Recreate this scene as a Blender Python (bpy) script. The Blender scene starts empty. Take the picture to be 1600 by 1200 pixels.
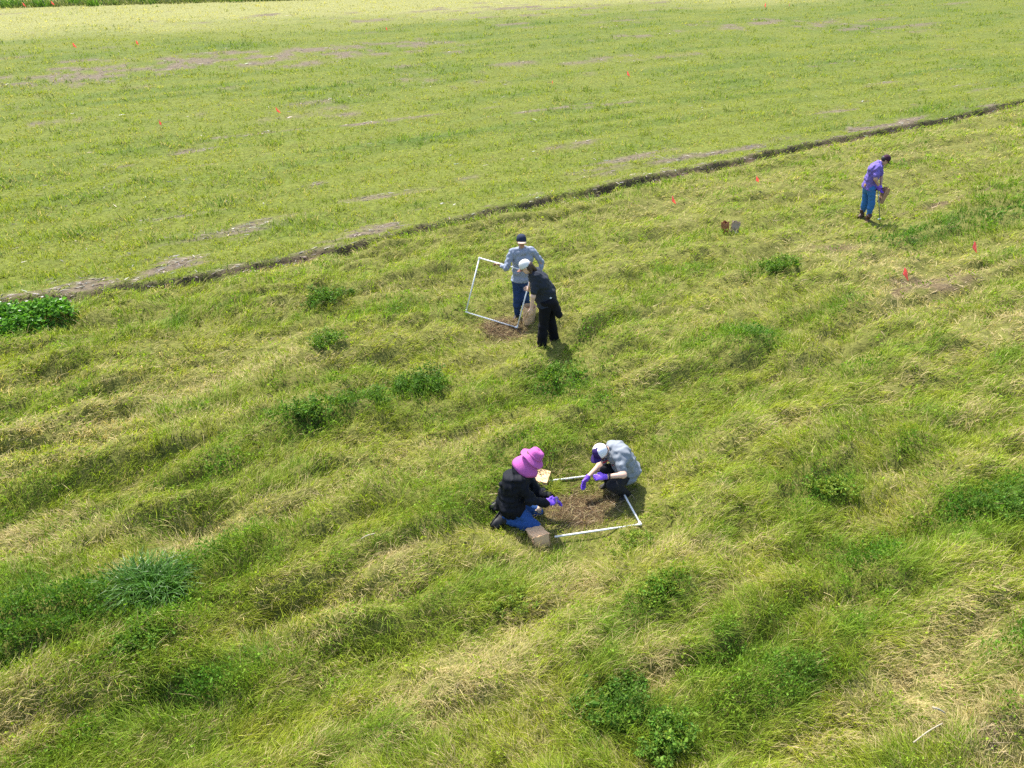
import bpy, bmesh, math, random
import numpy as np
from mathutils import Matrix, Vector

random.seed(7)
RNG = np.random.default_rng(7)
SC = bpy.context.scene
COL = SC.collection
R = math.radians

# ------------------------------------------------------------------ camera
CAM_H, PITCH, FPX = 7.0, R(31.5), 1218.0
cd = bpy.data.cameras.new('drone_camera')
cd.sensor_width = 36.0
cd.lens = FPX / 1600.0 * 36.0
cd.clip_start = 0.1
cd.clip_end = 4000.0
cam = bpy.data.objects.new('drone_camera', cd)
COL.objects.link(cam)
cam.location = (0, 0, CAM_H)
cam.rotation_euler = (math.pi / 2 - PITCH, 0, 0)
SC.camera = cam

# ------------------------------------------------------------------ light
SUN_EL, SUN_AZ = R(57), R(-26)          # azimuth measured from +Y (ahead), negative = left
world = bpy.data.worlds.new('World')
SC.world = world
world.use_nodes = True
wn = world.node_tree
sky = wn.nodes.new('ShaderNodeTexSky')
sky.sky_type = 'NISHITA'
sky.sun_disc = False
sky.sun_elevation = SUN_EL
sky.sun_rotation = SUN_AZ
sky.air_density = 1.0
sky.dust_density = 2.0
wn.nodes['Background'].inputs['Strength'].default_value = 0.125
wn.links.new(sky.outputs[0], wn.nodes['Background'].inputs['Color'])
sd_ = bpy.data.lights.new('sun', 'SUN')
sd_.energy = 3.5
sd_.angle = R(1.2)
sd_.color = (1.0, 0.955, 0.88)
sun = bpy.data.objects.new('sun', sd_)
COL.objects.link(sun)
sdir = Vector((math.sin(SUN_AZ) * math.cos(SUN_EL), math.cos(SUN_AZ) * math.cos(SUN_EL), math.sin(SUN_EL)))
sun.rotation_euler = sdir.to_track_quat('Z', 'Y').to_euler()
sun.location = (0, 0, 30)
SC.view_settings.view_transform = 'Standard'
SC.view_settings.look = 'None'
SC.view_settings.gamma = 1.0
SC.view_settings.exposure = 1.54
SC.cycles.max_bounces = 5
SC.cycles.diffuse_bounces = 2
SC.cycles.transmission_bounces = 4
SC.cycles.glossy_bounces = 2
SC.cycles.transparent_max_bounces = 5
SC.cycles.caustics_reflective = False
SC.cycles.caustics_refractive = False
SC.cycles.use_denoising = False

# ------------------------------------------------------------------ placing helpers
CP, SP = math.cos(PITCH), math.sin(PITCH)
def ray(px, py):
    x = (px - 800) / FPX; y = -(py - 600) / FPX
    return np.array([x, CP + y * SP, -SP + y * CP])
def at(px, py, z=0.0):                   # survey point on the plane of height z
    d = ray(px, py); t = (z - CAM_H) / d[2]
    return np.array([d[0] * t, d[1] * t, z])
def J(px, py, y):                        # survey point at distance y
    d = ray(px, py); t = y / d[1]
    return np.array([d[0] * t, y, CAM_H + d[2] * t])

def tag(o, label=None, cat=None, group=None, kind=None):
    if label: o['label'] = label
    if cat: o['category'] = cat
    if group: o['group'] = group
    if kind: o['kind'] = kind
    return o
def mesh_obj(name, verts, faces, mat=None, parent=None, smooth=True, loc=(0, 0, 0)):
    me = bpy.data.meshes.new(name)
    if isinstance(faces, np.ndarray):
        n, k = faces.shape
        me.vertices.add(len(verts)); me.vertices.foreach_set('co', np.asarray(verts, np.float32).ravel())
        me.loops.add(n * k); me.loops.foreach_set('vertex_index', faces.astype(np.int32).ravel())
        me.polygons.add(n); me.polygons.foreach_set('loop_start', np.arange(0, n * k, k, dtype=np.int32))
        me.update(calc_edges=True)
    else:
        me.from_pydata([tuple(v) for v in verts], [], [tuple(f) for f in faces])
    me.polygons.foreach_set('use_smooth', np.full(len(me.polygons), smooth))
    me.update()
    if mat: me.materials.append(mat)
    o = bpy.data.objects.new(name, me)
    COL.objects.link(o)
    o.location = loc
    if parent: o.parent = parent
    return o
def empty(name, loc=(0, 0, 0)):
    o = bpy.data.objects.new(name, None)
    COL.objects.link(o); o.location = loc; o.empty_display_size = 0.1
    return o
def fattr(me, name, data, typ='FLOAT', dom='POINT'):
    a = me.attributes.new(name, typ, dom)
    a.data.foreach_set({'FLOAT': 'value', 'INT': 'value', 'FLOAT_VECTOR': 'vector', 'FLOAT_COLOR': 'color'}[typ], np.ascontiguousarray(data).ravel())
    return a

# ------------------------------------------------------------------ numpy noise
def _hash(ix, iy, seed):
    h = (ix.astype(np.int64) * 374761393 + iy.astype(np.int64) * 668265263 + seed * 2246822519) & 0xFFFFFFFF
    h = ((h ^ (h >> 13)) * 1274126177) & 0xFFFFFFFF
    return (h ^ (h >> 16)) & 0xFFFFFFFF
def gnoise(x, y, seed=0):
    x = np.asarray(x, float); y = np.asarray(y, float)
    ix = np.floor(x); iy = np.floor(y); fx = x - ix; fy = y - iy
    ux = fx * fx * fx * (fx * (fx * 6 - 15) + 10); uy = fy * fy * fy * (fy * (fy * 6 - 15) + 10)
    def g(ox, oy):
        a = _hash(ix + ox, iy + oy, seed) * (2 * math.pi / 4294967296.0)
        return np.cos(a) * (fx - ox) + np.sin(a) * (fy - oy)
    return 1.4 * ((g(0, 0) * (1 - ux) + g(1, 0) * ux) * (1 - uy) + (g(0, 1) * (1 - ux) + g(1, 1) * ux) * uy)
def fbm(x, y, seed=0, oct=4, gain=0.5):
    s = 0; a = 1; f = 1; t = 0
    for i in range(oct):
        s = s + a * gnoise(x * f + 17.3 * i, y * f - 9.1 * i, seed + i * 31); t += a; a *= gain; f *= 2.03
    return s / t
def domes(x, y, seed=0):
    """tussock relief: rounded cushions with narrow gaps between"""
    ix = np.floor(x); iy = np.floor(y); best = np.full(np.shape(x), 9.0)
    for ox in (-1, 0, 1):
        for oy in (-1, 0, 1):
            h = _hash(ix + ox, iy + oy, seed); k = _hash(ix + ox, iy + oy, seed + 77)
            cx = ix + ox + (h % 1024) / 1024.0; cy = iy + oy + ((h >> 10) % 1024) / 1024.0
            best = np.minimum(best, ((x - cx) ** 2 + (y - cy) ** 2) * (0.6 + 1.6 * (k % 1024) / 1024.0))
    return np.sqrt(np.clip(1 - best / 0.75, 0, 1))
def sstep(a, b, x):
    t = np.clip((x - a) / (b - a), 0, 1); return t * t * (3 - 2 * t)

# ------------------------------------------------------------------ field layout (rows run at 29 degrees)
ROW = R(29.0)
EU = np.array([math.cos(ROW), math.sin(ROW)]); EV = np.array([-math.sin(ROW), math.cos(ROW)])
def uv(x, y): return x * EU[0] + y * EU[1], x * EV[0] + y * EV[1]
FUR = np.array([at(*p)[:2] for p in ((-60, 487), (0, 478), (130, 465), (340, 432), (530, 392), (700, 352), (850, 318), (1000, 285), (1150, 255), (1250, 231), (1350, 212), (1480, 188), (1600, 160), (1680, 145))])
FU, FV = uv(FUR[:, 0], FUR[:, 1])
def furv(u):
    return np.interp(u, FU, FV) + 0.10 * gnoise(u * 0.9, u * 0 + 3.3, 5) + 0.11 * gnoise(u * 2.3, u * 0 + 1.7, 6) + 0.07 * gnoise(u * 5.3, u * 0 + 4.7, 8)
def sdist(x, y):
    u, v = uv(x, y); return v - furv(u)

def blobs(x, y, lst):
    u, v = uv(x, y); s = np.zeros_like(u)
    for px, py, ru, rv, w in lst:
        c = at(px, py); cu, cv = uv(c[0], c[1])
        s += w * np.exp(-(((u - cu) / ru) ** 2 + ((v - cv) / rv) ** 2))
    return s
# lush and dry stretches of the meadow: photo survey spot, half length along the rows, half width across, strength
LUSH = [(650, 625, .75, .35, 1), (560, 665, .6, .3, .9), (490, 690, .5, .3, 1), (520, 482, .6, .25, .9), (600, 560, .8, .3, .5),
        (340, 790, 1.2, .6, .55), (1210, 440, .6, .45, 1.0), (1110, 395, 1.2, .35, .5), (1160, 370, .8, .3, .4), (930, 655, .7, .45, .7),
        (870, 620, .6, .4, .7), (1300, 790, .5, .4, .6), (1030, 965, .45, .3, .8), (1390, 925, .9, .5, .65), (1200, 1050, .8, .45, .5), (1530, 830, .9, .5, .7),
        (1530, 350, 2.6, .7, 1.2), (1420, 385, 1.5, .4, .8), (1570, 300, 2.0, .5, .5), (960, 1140, .35, .3, .7), (1040, 1180, .25, .25, .6), (250, 940, .5, .4, .25),
        (60, 1010, 1.4, .5, 1), (240, 1050, .8, .35, .8), (430, 900, .8, .4, .6), (1120, 560, 1.4, .6, .7), (1000, 500, 1.2, .5, .35), (1200, 570, .9, .4, .8),
        (1100, 700, .9, .5, .5), (700, 830, .8, .5, .6), (820, 770, .6, .5, .5), (1330, 500, 1.2, .4, .5), (760, 480, 1.2, .6, .3), (1290, 880, .6, .4, .5), (580, 800, .8, .4, .35), (60, 510, .9, .5, .6),
        (890, 570, .9, .5, .5), (380, 1080, 1, .3, .4), (620, 1140, .7, .3, .35), (900, 780, .6, .5, .4)]
DRY = [(600, 905, .7, .35, 1), (60, 850, .9, .4, 1), (150, 700, 1.6, .5, .6), (300, 640, 1.8, .6, .5), (620, 770, .9, .4, .7), (1020, 1075, .4, .35, 1.2),
       (1450, 460, 2.0, .8, 1.7), (1300, 400, 2.4, .6, 1.2), (1560, 520, 1.8, .6, 1.3), (1360, 430, 1.6, .5, 1.0), (1540, 1130, 1.1, .7, 1.3), (1590, 600, 1.0, .4, .8), (1240, 690, .7, .3, .5), (760, 1080, .8, .5, .8),
       (480, 1030, .7, .4, .7), (100, 1150, 1.0, .4, .8), (720, 560, 1.5, .4, .5), (1180, 300, 3.0, .7, .5), (1440, 240, 4.0, .8, .8), (1040, 330, 2.0, .6, .5),
       (870, 930, .7, .4, .6), (1380, 1050, .8, .4, .6), (700, 1120, .7, .3, .7), (330, 870, .8, .4, .7), (250, 600, 2, .6, .5), (930, 590, .7, .3, .6), (1090, 860, .8, .4, .6), (690, 700, 1, .3, .4), (1500, 660, 1, .4, .6)]
LEVEL = [(0.25, 7.9, 0.75), (1.45, 8.5, 0.75), (0.95, 8.1, 0.8), (0.62, 12.75, 0.5), (0.15, 13.9, 0.5), (-0.1, 13.3, 0.7), (9.2, 19.6, 0.6), (-4.06, 6.3, .3), (-.5, 13.75, .6), (-.75, 13.3, .5), (1.6, 8.0, .5), (1.75, 7.6, .4), (1.1, 7.55, .5), (.5, 7.5, .4), (1.0, 7.25, .35), (-.3, 12.8, .5), (1.0, 12.1, .7), (5.4, 18.5, .6), (-.22, 7.8, .45)]
QC = np.array([1.02, 8.12])              # middle of the quadrat lying in the foreground
def level_mask(x, y):
    m = np.zeros_like(x)
    for cx, cy, r in LEVEL:
        m = np.maximum(m, np.exp(-(((x - cx) ** 2 + (y - cy) ** 2) / (r * r)) ** 1.5))
    return m
def bare_field(x, y):
    u, v = uv(x, y); sd = sdist(x, y)
    up = sstep(0.0, 0.3, sd)
    n = fbm(u / 6.0, v / 1.0, 91, 5, 0.62)
    big = fbm(u / 22.0, v / 11.0, 12, 2)
    b = up * sstep(0.18, 0.42, n + 0.55 * big - 0.08)
    # ragged residue patches along the upper lip of the furrow
    lip = fbm(u / 2.2, v / 0.7, 44, 5, .65)
    lipw = 0.42 + 0.5 * blobs(x, y, [(280, 425, 1.2, 3, 1), (590, 360, .8, 3, .7), (1420, 200, 3, 3, .9), (1250, 235, 1.5, 3, .6), (90, 455, 1.4, 3, .45)])
    b = np.maximum(b, sstep(0.05, 0.22, lip - .12 + .5 * (lipw - .42)) * np.exp(-((sd - 0.35 * lipw / .42) / lipw) ** 4) * sstep(0.05, .15, sd))
    b = np.maximum(b, np.exp(-((sd - 0.06) / 0.20) ** 4) * sstep(-.35, .0, fbm(u / .8, v / .3, 47, 4, .65) + .04))
    fl = blobs(x, y, [(280, 418, 1.0, .30, 1.3), (100, 460, 1.2, .22, 1.0), (590, 358, .8, .25, 1.2), (915, 302, .8, .2, 1), (1190, 243, 1.4, .25, 1), (1290, 222, 1.6, .3, 1.1), (1420, 198, 2.4, .38, 1.2), (1560, 168, 2.5, .4, 1),
        (70, 128, 7, 3.2, .50), (330, 96, 9, 3.0, .58), (560, 80, 8, 3.0, .52), (120, 190, 1.8, .4, .9), (430, 178, 1.6, .3, .7), (600, 192, 3.5, .35, .9), (860, 172, 4.5, .35, .9), (960, 165, 1.8, .25, .7),
        (1380, 42, 9, 4, .56), (1180, 38, 7, 3, .48), (1050, 92, 6, .8, .6), (500, 290, 1.4, .3, .5), (180, 265, 1.2, .2, .8), (80, 395, 1.2, .25, .5), (760, 130, 5, .6, .5), (1290, 100, 5, .9, .5), (960, 60, 7, 1, .6)])
    b = np.maximum(b, up * sstep(0.30, 0.62, fl * (0.62 + np.where(y > 38, 2.6, 1.7) * fbm(u / np.where(y > 38, 2.6, 1.3), v / np.where(y > 38, 1.3, .45), 93, 4, .7))))
    # clipped quadrats
    q = 1.4 * np.exp(-(((x - 0.86) / 0.42) ** 2 + ((y - 8.08) / 0.30) ** 2) ** 1.6) + .9 * np.exp(-(((x - 1.42) / 0.2) ** 2 + ((y - 8.42) / 0.25) ** 2))
    q = q + 1.3 * np.exp(-(((x + 0.14) / 0.42) ** 2 + ((y - 13.35) / 0.36) ** 2) ** 1.6)
    q = q * (0.85 + 0.5 * fbm(x * 5, y * 5, 9, 3))
    b = np.maximum(b, np.clip(q, 0, 1))
    dr = blobs(x, y, [(1450, 455, 1.8, .6, 1), (1300, 395, 1.8, .5, .7), (1560, 530, 1.2, .4, .5), (1480, 320, 2.5, .18, 1.0), (1540, 1150, .8, .5, .7), (560, 630, 1.0, .25, .5), (470, 620, 1.2, .2, .5)])
    b = np.maximum(b, (1 - up) * sstep(0.30, 0.75, dr * (0.75 + 1.1 * fbm(u * 1.3, v * 2.4, 33, 3))) * 0.85)
    return np.clip(b, 0, 1)
def height(x, y):
    x = np.asarray(x, float); y = np.asarray(y, float)
    u, v = uv(x, y); sd = sdist(x, y)
    fg = 1 - sstep(-0.9, 0.0, sd)
    near = 1 - sstep(11, 26, np.hypot(x, y))
    wu = u + 0.5 * gnoise(u / 1.9, v / 1.9, 71); wv = v + 0.35 * gnoise(u / 1.5, v / 1.5, 72)
    # lodged swathes: long low waves along the rows with a steep side towards the south
    a = 1 - np.abs(gnoise(wu / 2.3, wv / 0.95, 21)) * 2.0
    b = 1 - np.abs(gnoise(wu / 1.05 + 5, wv / 0.55, 22)) * 2.0
    c = gnoise(wu / 0.42, wv / 0.30, 23)
    d1 = domes(wu / 1.7, wv / 0.60, 24); d2 = domes(wu / 0.62 + 3, wv / 0.34, 25)
    row = (0.5 + 0.5 * np.cos(2 * math.pi * (wv / 0.98 + 0.55 * gnoise(u / 2.6, v / 1.4, 27)))) ** 0.7
    rough = 0.35 + 0.65 * sstep(-0.35, 0.35, fbm(u / 3.0, v / 1.6, 26, 2))
    m = 0.04 * a + 0.04 * b + 0.02 * c + 0.12 * row * (0.45 + 0.55 * rough) + rough * (0.19 * d1 + 0.21 * d2) + 0.12 * domes(wu / 0.34, wv / 0.24, 28) * near - 0.16
    m = m * (0.5 + 0.5 * near) + 0.05 * blobs(x, y, LUSH)
    lv = level_mask(x, y)
    h = fg * (m * (1 - 0.9 * lv) + 0.02)
    up = sstep(0.0, 0.35, sd)
    h = h + up * (0.05 + 0.035 * fbm(u / 3.0, v / 1.2, 55, 3) + 0.02 * np.cos(v * 2 * math.pi / 1.52))
    # drainage furrow, steep bank on the far side
    prof = np.interp(sd, [-0.55, -0.3, -0.08, 0.08, 0.20, 0.34, 0.8], [0, -0.05, -0.15, -0.15, 0.02, 0.025, 0.0])
    h = h + prof * np.clip(0.80 + 2.0 * fbm(u * 0.40, v * 0, 48, 4, .6), .05, 1.5)
    q = np.exp(-(((x - 0.95) / 0.5) ** 2 + ((y - 8.1) / 0.4) ** 2) ** 2)
    h = h - 0.02 * q
    return h

# ------------------------------------------------------------------ materials
MATS = {}
def nt(mat):
    mat.use_nodes = True
    t = mat.node_tree
    return t, t.nodes, t.links, t.nodes['Principled BSDF']
def simple(name, col, rough=0.7, spec=0.3, noise=0.0, nscale=40.0, bump=0.0, bscale=200.0, sheen=0.0, metallic=0.0):
    if name in MATS: return MATS[name]
    m = bpy.data.materials.new(name); t, N, L, P = nt(m)
    P.inputs['Base Color'].default_value = (*col, 1); P.inputs['Roughness'].default_value = rough
    P.inputs['Specular IOR Level'].default_value = spec; P.inputs['Metallic'].default_value = metallic
    if sheen: P.inputs['Sheen Weight'].default_value = sheen
    tc = N.new('ShaderNodeTexCoord')
    if noise:
        nz = N.new('ShaderNodeTexNoise'); nz.inputs['Scale'].default_value = nscale; nz.inputs['Detail'].default_value = 4
        L.new(tc.outputs['Object'], nz.inputs['Vector'])
        mr = N.new('ShaderNodeMapRange'); mr.inputs[1].default_value = .25; mr.inputs[2].default_value = .75
        mr.inputs[3].default_value = 1 - noise; mr.inputs[4].default_value = 1 + noise
        L.new(nz.outputs['Fac'], mr.inputs[0])
        mx = N.new('ShaderNodeVectorMath'); mx.operation = 'SCALE'; mx.inputs[0].default_value = col
        L.new(mr.outputs[0], mx.inputs['Scale']); L.new(mx.outputs[0], P.inputs['Base Color'])
    if bump:
        n2 = N.new('ShaderNodeTexNoise'); n2.inputs['Scale'].default_value = bscale; n2.inputs['Detail'].default_value = 3
        L.new(tc.outputs['Object'], n2.inputs['Vector'])
        bp = N.new('ShaderNodeBump'); bp.inputs['Strength'].default_value = bump; bp.inputs['Distance'].default_value = 0.004
        L.new(n2.outputs['Fac'], bp.inputs['Height']); L.new(bp.outputs[0], P.inputs['Normal'])
    MATS[name] = m
    return m
def leaf_material(name, trans=0.4, rough=0.5, spec=0.25, warm=(1.15, 1.15, 0.6)):
    """thin plant sheet that reflects and lets light through; tint of each blade from the mesh"""
    m = bpy.data.materials.new(name); t, N, L, P = nt(m)
    gc = N.new('ShaderNodeAttribute'); gc.attribute_name = 'gcol'
    L.new(gc.outputs['Color'], P.inputs['Base Color']); P.inputs['Roughness'].default_value = rough; P.inputs['Specular IOR Level'].default_value = spec
    tr = N.new('ShaderNodeBsdfTranslucent')
    ts = N.new('ShaderNodeVectorMath'); ts.operation = 'MULTIPLY'; ts.inputs[1].default_value = warm
    L.new(gc.outputs['Color'], ts.inputs[0]); L.new(ts.outputs[0], tr.inputs['Color'])
    ms = N.new('ShaderNodeMixShader'); ms.inputs[0].default_value = trans
    L.new(P.outputs[0], ms.inputs[1]); L.new(tr.outputs[0], ms.inputs[2]); L.new(ms.outputs[0], N['Material Output'].inputs['Surface'])
    return m
GRASS = leaf_material('grass_blades', 0.42, 0.55, 0.12)
LEAF = leaf_material('weed_leaves', 0.38, 0.55, 0.14)
RESID = leaf_material('plant_residue', 0.08, 0.8, 0.15, (1, 1, 1))

def ground_material():
    m = bpy.data.materials.new('field_soil'); t, N, L, P = nt(m)
    a = N.new('ShaderNodeAttribute'); a.attribute_name = 'soilcol'
    tc = N.new('ShaderNodeTexCoord')
    n1 = N.new('ShaderNodeTexNoise'); n1.inputs['Scale'].default_value = 9; n1.inputs['Detail'].default_value = 8; n1.inputs['Roughness'].default_value = .7
    L.new(tc.outputs['Object'], n1.inputs['Vector'])
    mr = N.new('ShaderNodeMapRange'); mr.inputs[1].default_value = .3; mr.inputs[2].default_value = .7; mr.inputs[3].default_value = .5; mr.inputs[4].default_value = 1.5
    L.new(n1.outputs['Fac'], mr.inputs[0])
    s = N.new('ShaderNodeVectorMath'); s.operation = 'SCALE'; L.new(a.outputs['Color'], s.inputs[0]); L.new(mr.outputs[0], s.inputs['Scale'])
    L.new(s.outputs[0], P.inputs['Base Color']); P.inputs['Roughness'].default_value = .95; P.inputs['Specular IOR Level'].default_value = .1
    n2 = N.new('ShaderNodeTexNoise'); n2.inputs['Scale'].default_value = 28; n2.inputs['Detail'].default_value = 6
    L.new(tc.outputs['Object'], n2.inputs['Vector'])
    b = N.new('ShaderNodeBump'); b.inputs['Strength'].default_value = .8; b.inputs['Distance'].default_value = .03
    L.new(n2.outputs['Fac'], b.inputs['Height']); L.new(b.outputs[0], P.inputs['Normal'])
    return m
SOIL = ground_material()

# ------------------------------------------------------------------ ground sheet (grid aligned to the rows)
def spaced(stops):
    out = [stops[0][0]]
    for (a, _), (b, st) in zip(stops[:-1], stops[1:]):
        n = max(1, int(round((b - a) / st))); out += list(a + (b - a) * (np.arange(n) + 1) / n)
    return np.array(out)
uu = spaced([(-2500, 0), (-400, 700), (-90, 60), (-25, 6), (-9, .5), (22, .16), (50, .26), (100, 3), (400, 60), (2500, 700)])
vv = spaced([(-2500, 0), (-400, 700), (-40, 60), (-6, 4), (-2, .3), (15.0, .095), (16.2, .05), (19.5, .05), (30, .2), (90, .7), (200, 15), (2500, 500)])
U, V = np.meshgrid(uu, vv, indexing='ij')
# keep the fine band of the grid on the furrow
Vs = V + (furv(U) - 17.6) * np.exp(-((V - 17.6) / 9.0) ** 2) * 0
GX = U * EU[0] + Vs * EV[0]; GY = U * EU[1] + Vs * EV[1]
GZ = height(GX, GY)
far = sstep(110, 200, np.hypot(GX, GY)); GZ = GZ * (1 - far)
nu, nv = U.shape
idx = np.arange(nu * nv).reshape(nu, nv)
gf = np.stack([idx[:-1, :-1], idx[1:, :-1], idx[1:, 1:], idx[:-1, 1:]], -1).reshape(-1, 4)
ground = mesh_obj('ground', np.stack([GX, GY, GZ], -1).reshape(-1, 3), gf, SOIL)
tag(ground, kind='structure')
bx = bare_field(GX.ravel(), GY.ravel())[:, None]
sdg = sdist(GX.ravel(), GY.ravel())
upm = sstep(0, .3, sdg)[:, None]
gu, gv = uv(GX.ravel(), GY.ravel())
gl = np.clip(.25 + 1.2 * fbm(gu / 6.5, gv / 1.1, 66, 4) + .6 * fbm(gu / 20, gv / 6, 67, 2), 0, 1)[:, None]
glow_g = sstep(-4, 12, GY.ravel() - 49 - .42 * (GX.ravel() + 30) + 6 * fbm(gu / 12, gv / 5, 68, 2))[:, None] * upm
thatch = (np.array([0.105, 0.122, 0.020]) * (1 - gl) + np.array([0.060, 0.092, 0.015]) * gl) * upm + np.array([0.115, 0.118, 0.028]) * (1 - upm)
thatch = thatch * (1 - glow_g) + np.array([0.185, 0.185, 0.062]) * glow_g  # far left glow painted into the ground colour
soil = np.array([0.122, 0.098, 0.066]) * upm + np.array([0.11, 0.075, 0.045]) * (1 - upm)
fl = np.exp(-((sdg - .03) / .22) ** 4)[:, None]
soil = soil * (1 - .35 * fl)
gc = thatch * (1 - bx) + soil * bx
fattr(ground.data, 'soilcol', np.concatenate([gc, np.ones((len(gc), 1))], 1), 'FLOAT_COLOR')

# ------------------------------------------------------------------ grass: every blade a bent strip with its own lean, length and tint
PI = math.pi
YG = np.array([0.268, 0.318, 0.026]); LG = np.array([0.130, 0.225, 0.024]); DG = np.array([0.062, 0.130, 0.018]); ST = np.array([0.52, 0.43, 0.20]); BR = np.array([0.16, 0.10, 0.048])
def build_leafy(name, chunks, mat):
    """chunks: list of (verts (n,k,3), tris-and-quads template, colour (n,3)) joined into one mesh"""
    V, T, C, o = [], [], [], 0
    for v, tpl, c in chunks:
        n, k, _ = v.shape
        V.append(v.reshape(-1, 3)); C.append(np.repeat(c, k, 0))
        base = (np.arange(n) * k)[:, None]
        for tri in tpl: T.append(base + np.array(tri)[None] + o)
        o += n * k
    V = np.concatenate(V); C = np.concatenate(C); T = np.concatenate(T)
    ob = mesh_obj(name, V, T, mat, smooth=False)
    fattr(ob.data, 'gcol', np.concatenate([C, np.ones((len(C), 1))], 1).astype(np.float32), 'FLOAT_COLOR')
    return ob
BL_T = [(0, 1, 3), (0, 3, 2), (2, 3, 4)]
BL_T5 = [(0, 1, 3), (0, 3, 2), (2, 3, 5), (2, 5, 4), (4, 5, 6)]
def blade_verts(root, az, ln, t0, t1, w, r, segs=2, droop=1.2):
    n = len(ln)
    dh = np.stack([np.cos(az), np.sin(az), np.zeros(n)], 1)
    tw = r.normal(0, .7, n)
    side = np.stack([-np.sin(az + tw), np.cos(az + tw), .35 * r.normal(0, 1, n)], 1); side /= np.linalg.norm(side, axis=1)[:, None]
    P = root.copy(); out = []
    for s in range(segs):
        t = s / segs; ww = (w * (1 - .45 * t) * (.8 if s == 0 else 1))[:, None] * .5
        out += [P - side * ww, P + side * ww]
        th = t0 + (t1 - t0) * ((s + .5) / segs) ** droop
        f = 1.1 if s == 0 and segs == 2 else 1.0
        P = P + (dh * np.sin(th)[:, None] + np.array([0, 0, 1.]) * np.cos(th)[:, None]) * (ln / segs * f)[:, None]
    out.append(P)
    return np.stack(out, 1)
def leaf_quads(c, ax, size, r):
    n = len(c)
    s = np.cross(ax, r.normal(0, 1, (n, 3))); s /= np.linalg.norm(s, axis=1)[:, None] + 1e-9
    nn = np.cross(ax, s); sz = size[:, None]
    return np.stack([c, c + ax * sz * .5 + s * sz * .33 + nn * sz * .08, c + ax * sz - nn * sz * .1, c + ax * sz * .5 - s * sz * .33 + nn * sz * .08], 1)
LQ_T = [(0, 1, 2), (0, 2, 3)]
def spots(n_try, seed, spread=.05):
    """spots over the part of the land in view (with a margin), closer together near by"""
    r = np.random.default_rng(seed)
    px = r.uniform(-200, 1800, n_try); py = r.uniform(-25, 1330, n_try)
    x = (px - 800) / FPX; y = -(py - 600) / FPX
    dz = -SP + y * CP; ok = dz < -.02; t = -CAM_H / dz[ok]
    X = x[ok] * t; Y = (CP + y * SP)[ok] * t
    return X + r.normal(0, spread, len(X)), Y + r.normal(0, spread, len(X))
def meadow_state(X, Y):
    u, v = uv(X, Y)
    lush = blobs(X, Y, LUSH) + .95 * fbm(u / 3.0, v / .62, 61, 4) + .40 * fbm(u / .6, v / .32, 73, 2) + .22
    dry = blobs(X, Y, DRY) + 1.0 * fbm(u / 3.0 + 9, v / .60, 62, 4, .6) + .75 * fbm(u / .6, v / .3, 74, 3) + .15
    band = np.cos(2 * PI * (v / 1.9 + .7 * gnoise(u / 4.5, v / 2.2, 78))) * (.5 + .5 * sstep(-.3, .3, gnoise(u / 5, v / 3, 79)))
    lush = lush + .26 * band; dry = dry - .22 * band
    lush = np.clip(lush, 0, 1.2); dry = np.clip(dry - .5 * lush, 0, 1)
    return lush, dry
def gaps(u, v):
    wu = u + 0.5 * gnoise(u / 1.9, v / 1.9, 71); wv = v + 0.35 * gnoise(u / 1.5, v / 1.5, 72)
    return .5 * domes(wu / 1.7, wv / .60, 24) + .5 * domes(wu / .62 + 3, wv / .34, 25)
QB = [((.53, 7.44), (1.69, 7.68)), ((1.69, 7.68), (1.43, 8.75)), ((1.43, 8.75), (.28, 8.50))]
def bar_mask(X, Y):
    m = np.zeros_like(X)
    for (ax, ay), (bx_, by) in QB:
        dx, dy = bx_ - ax, by - ay; t = np.clip(((X - ax) * dx + (Y - ay) * dy) / (dx * dx + dy * dy), 0, 1)
        m = np.maximum(m, np.exp(-((X - ax - t * dx) ** 2 + (Y - ay - t * dy) ** 2) / .016))
    return m
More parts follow.
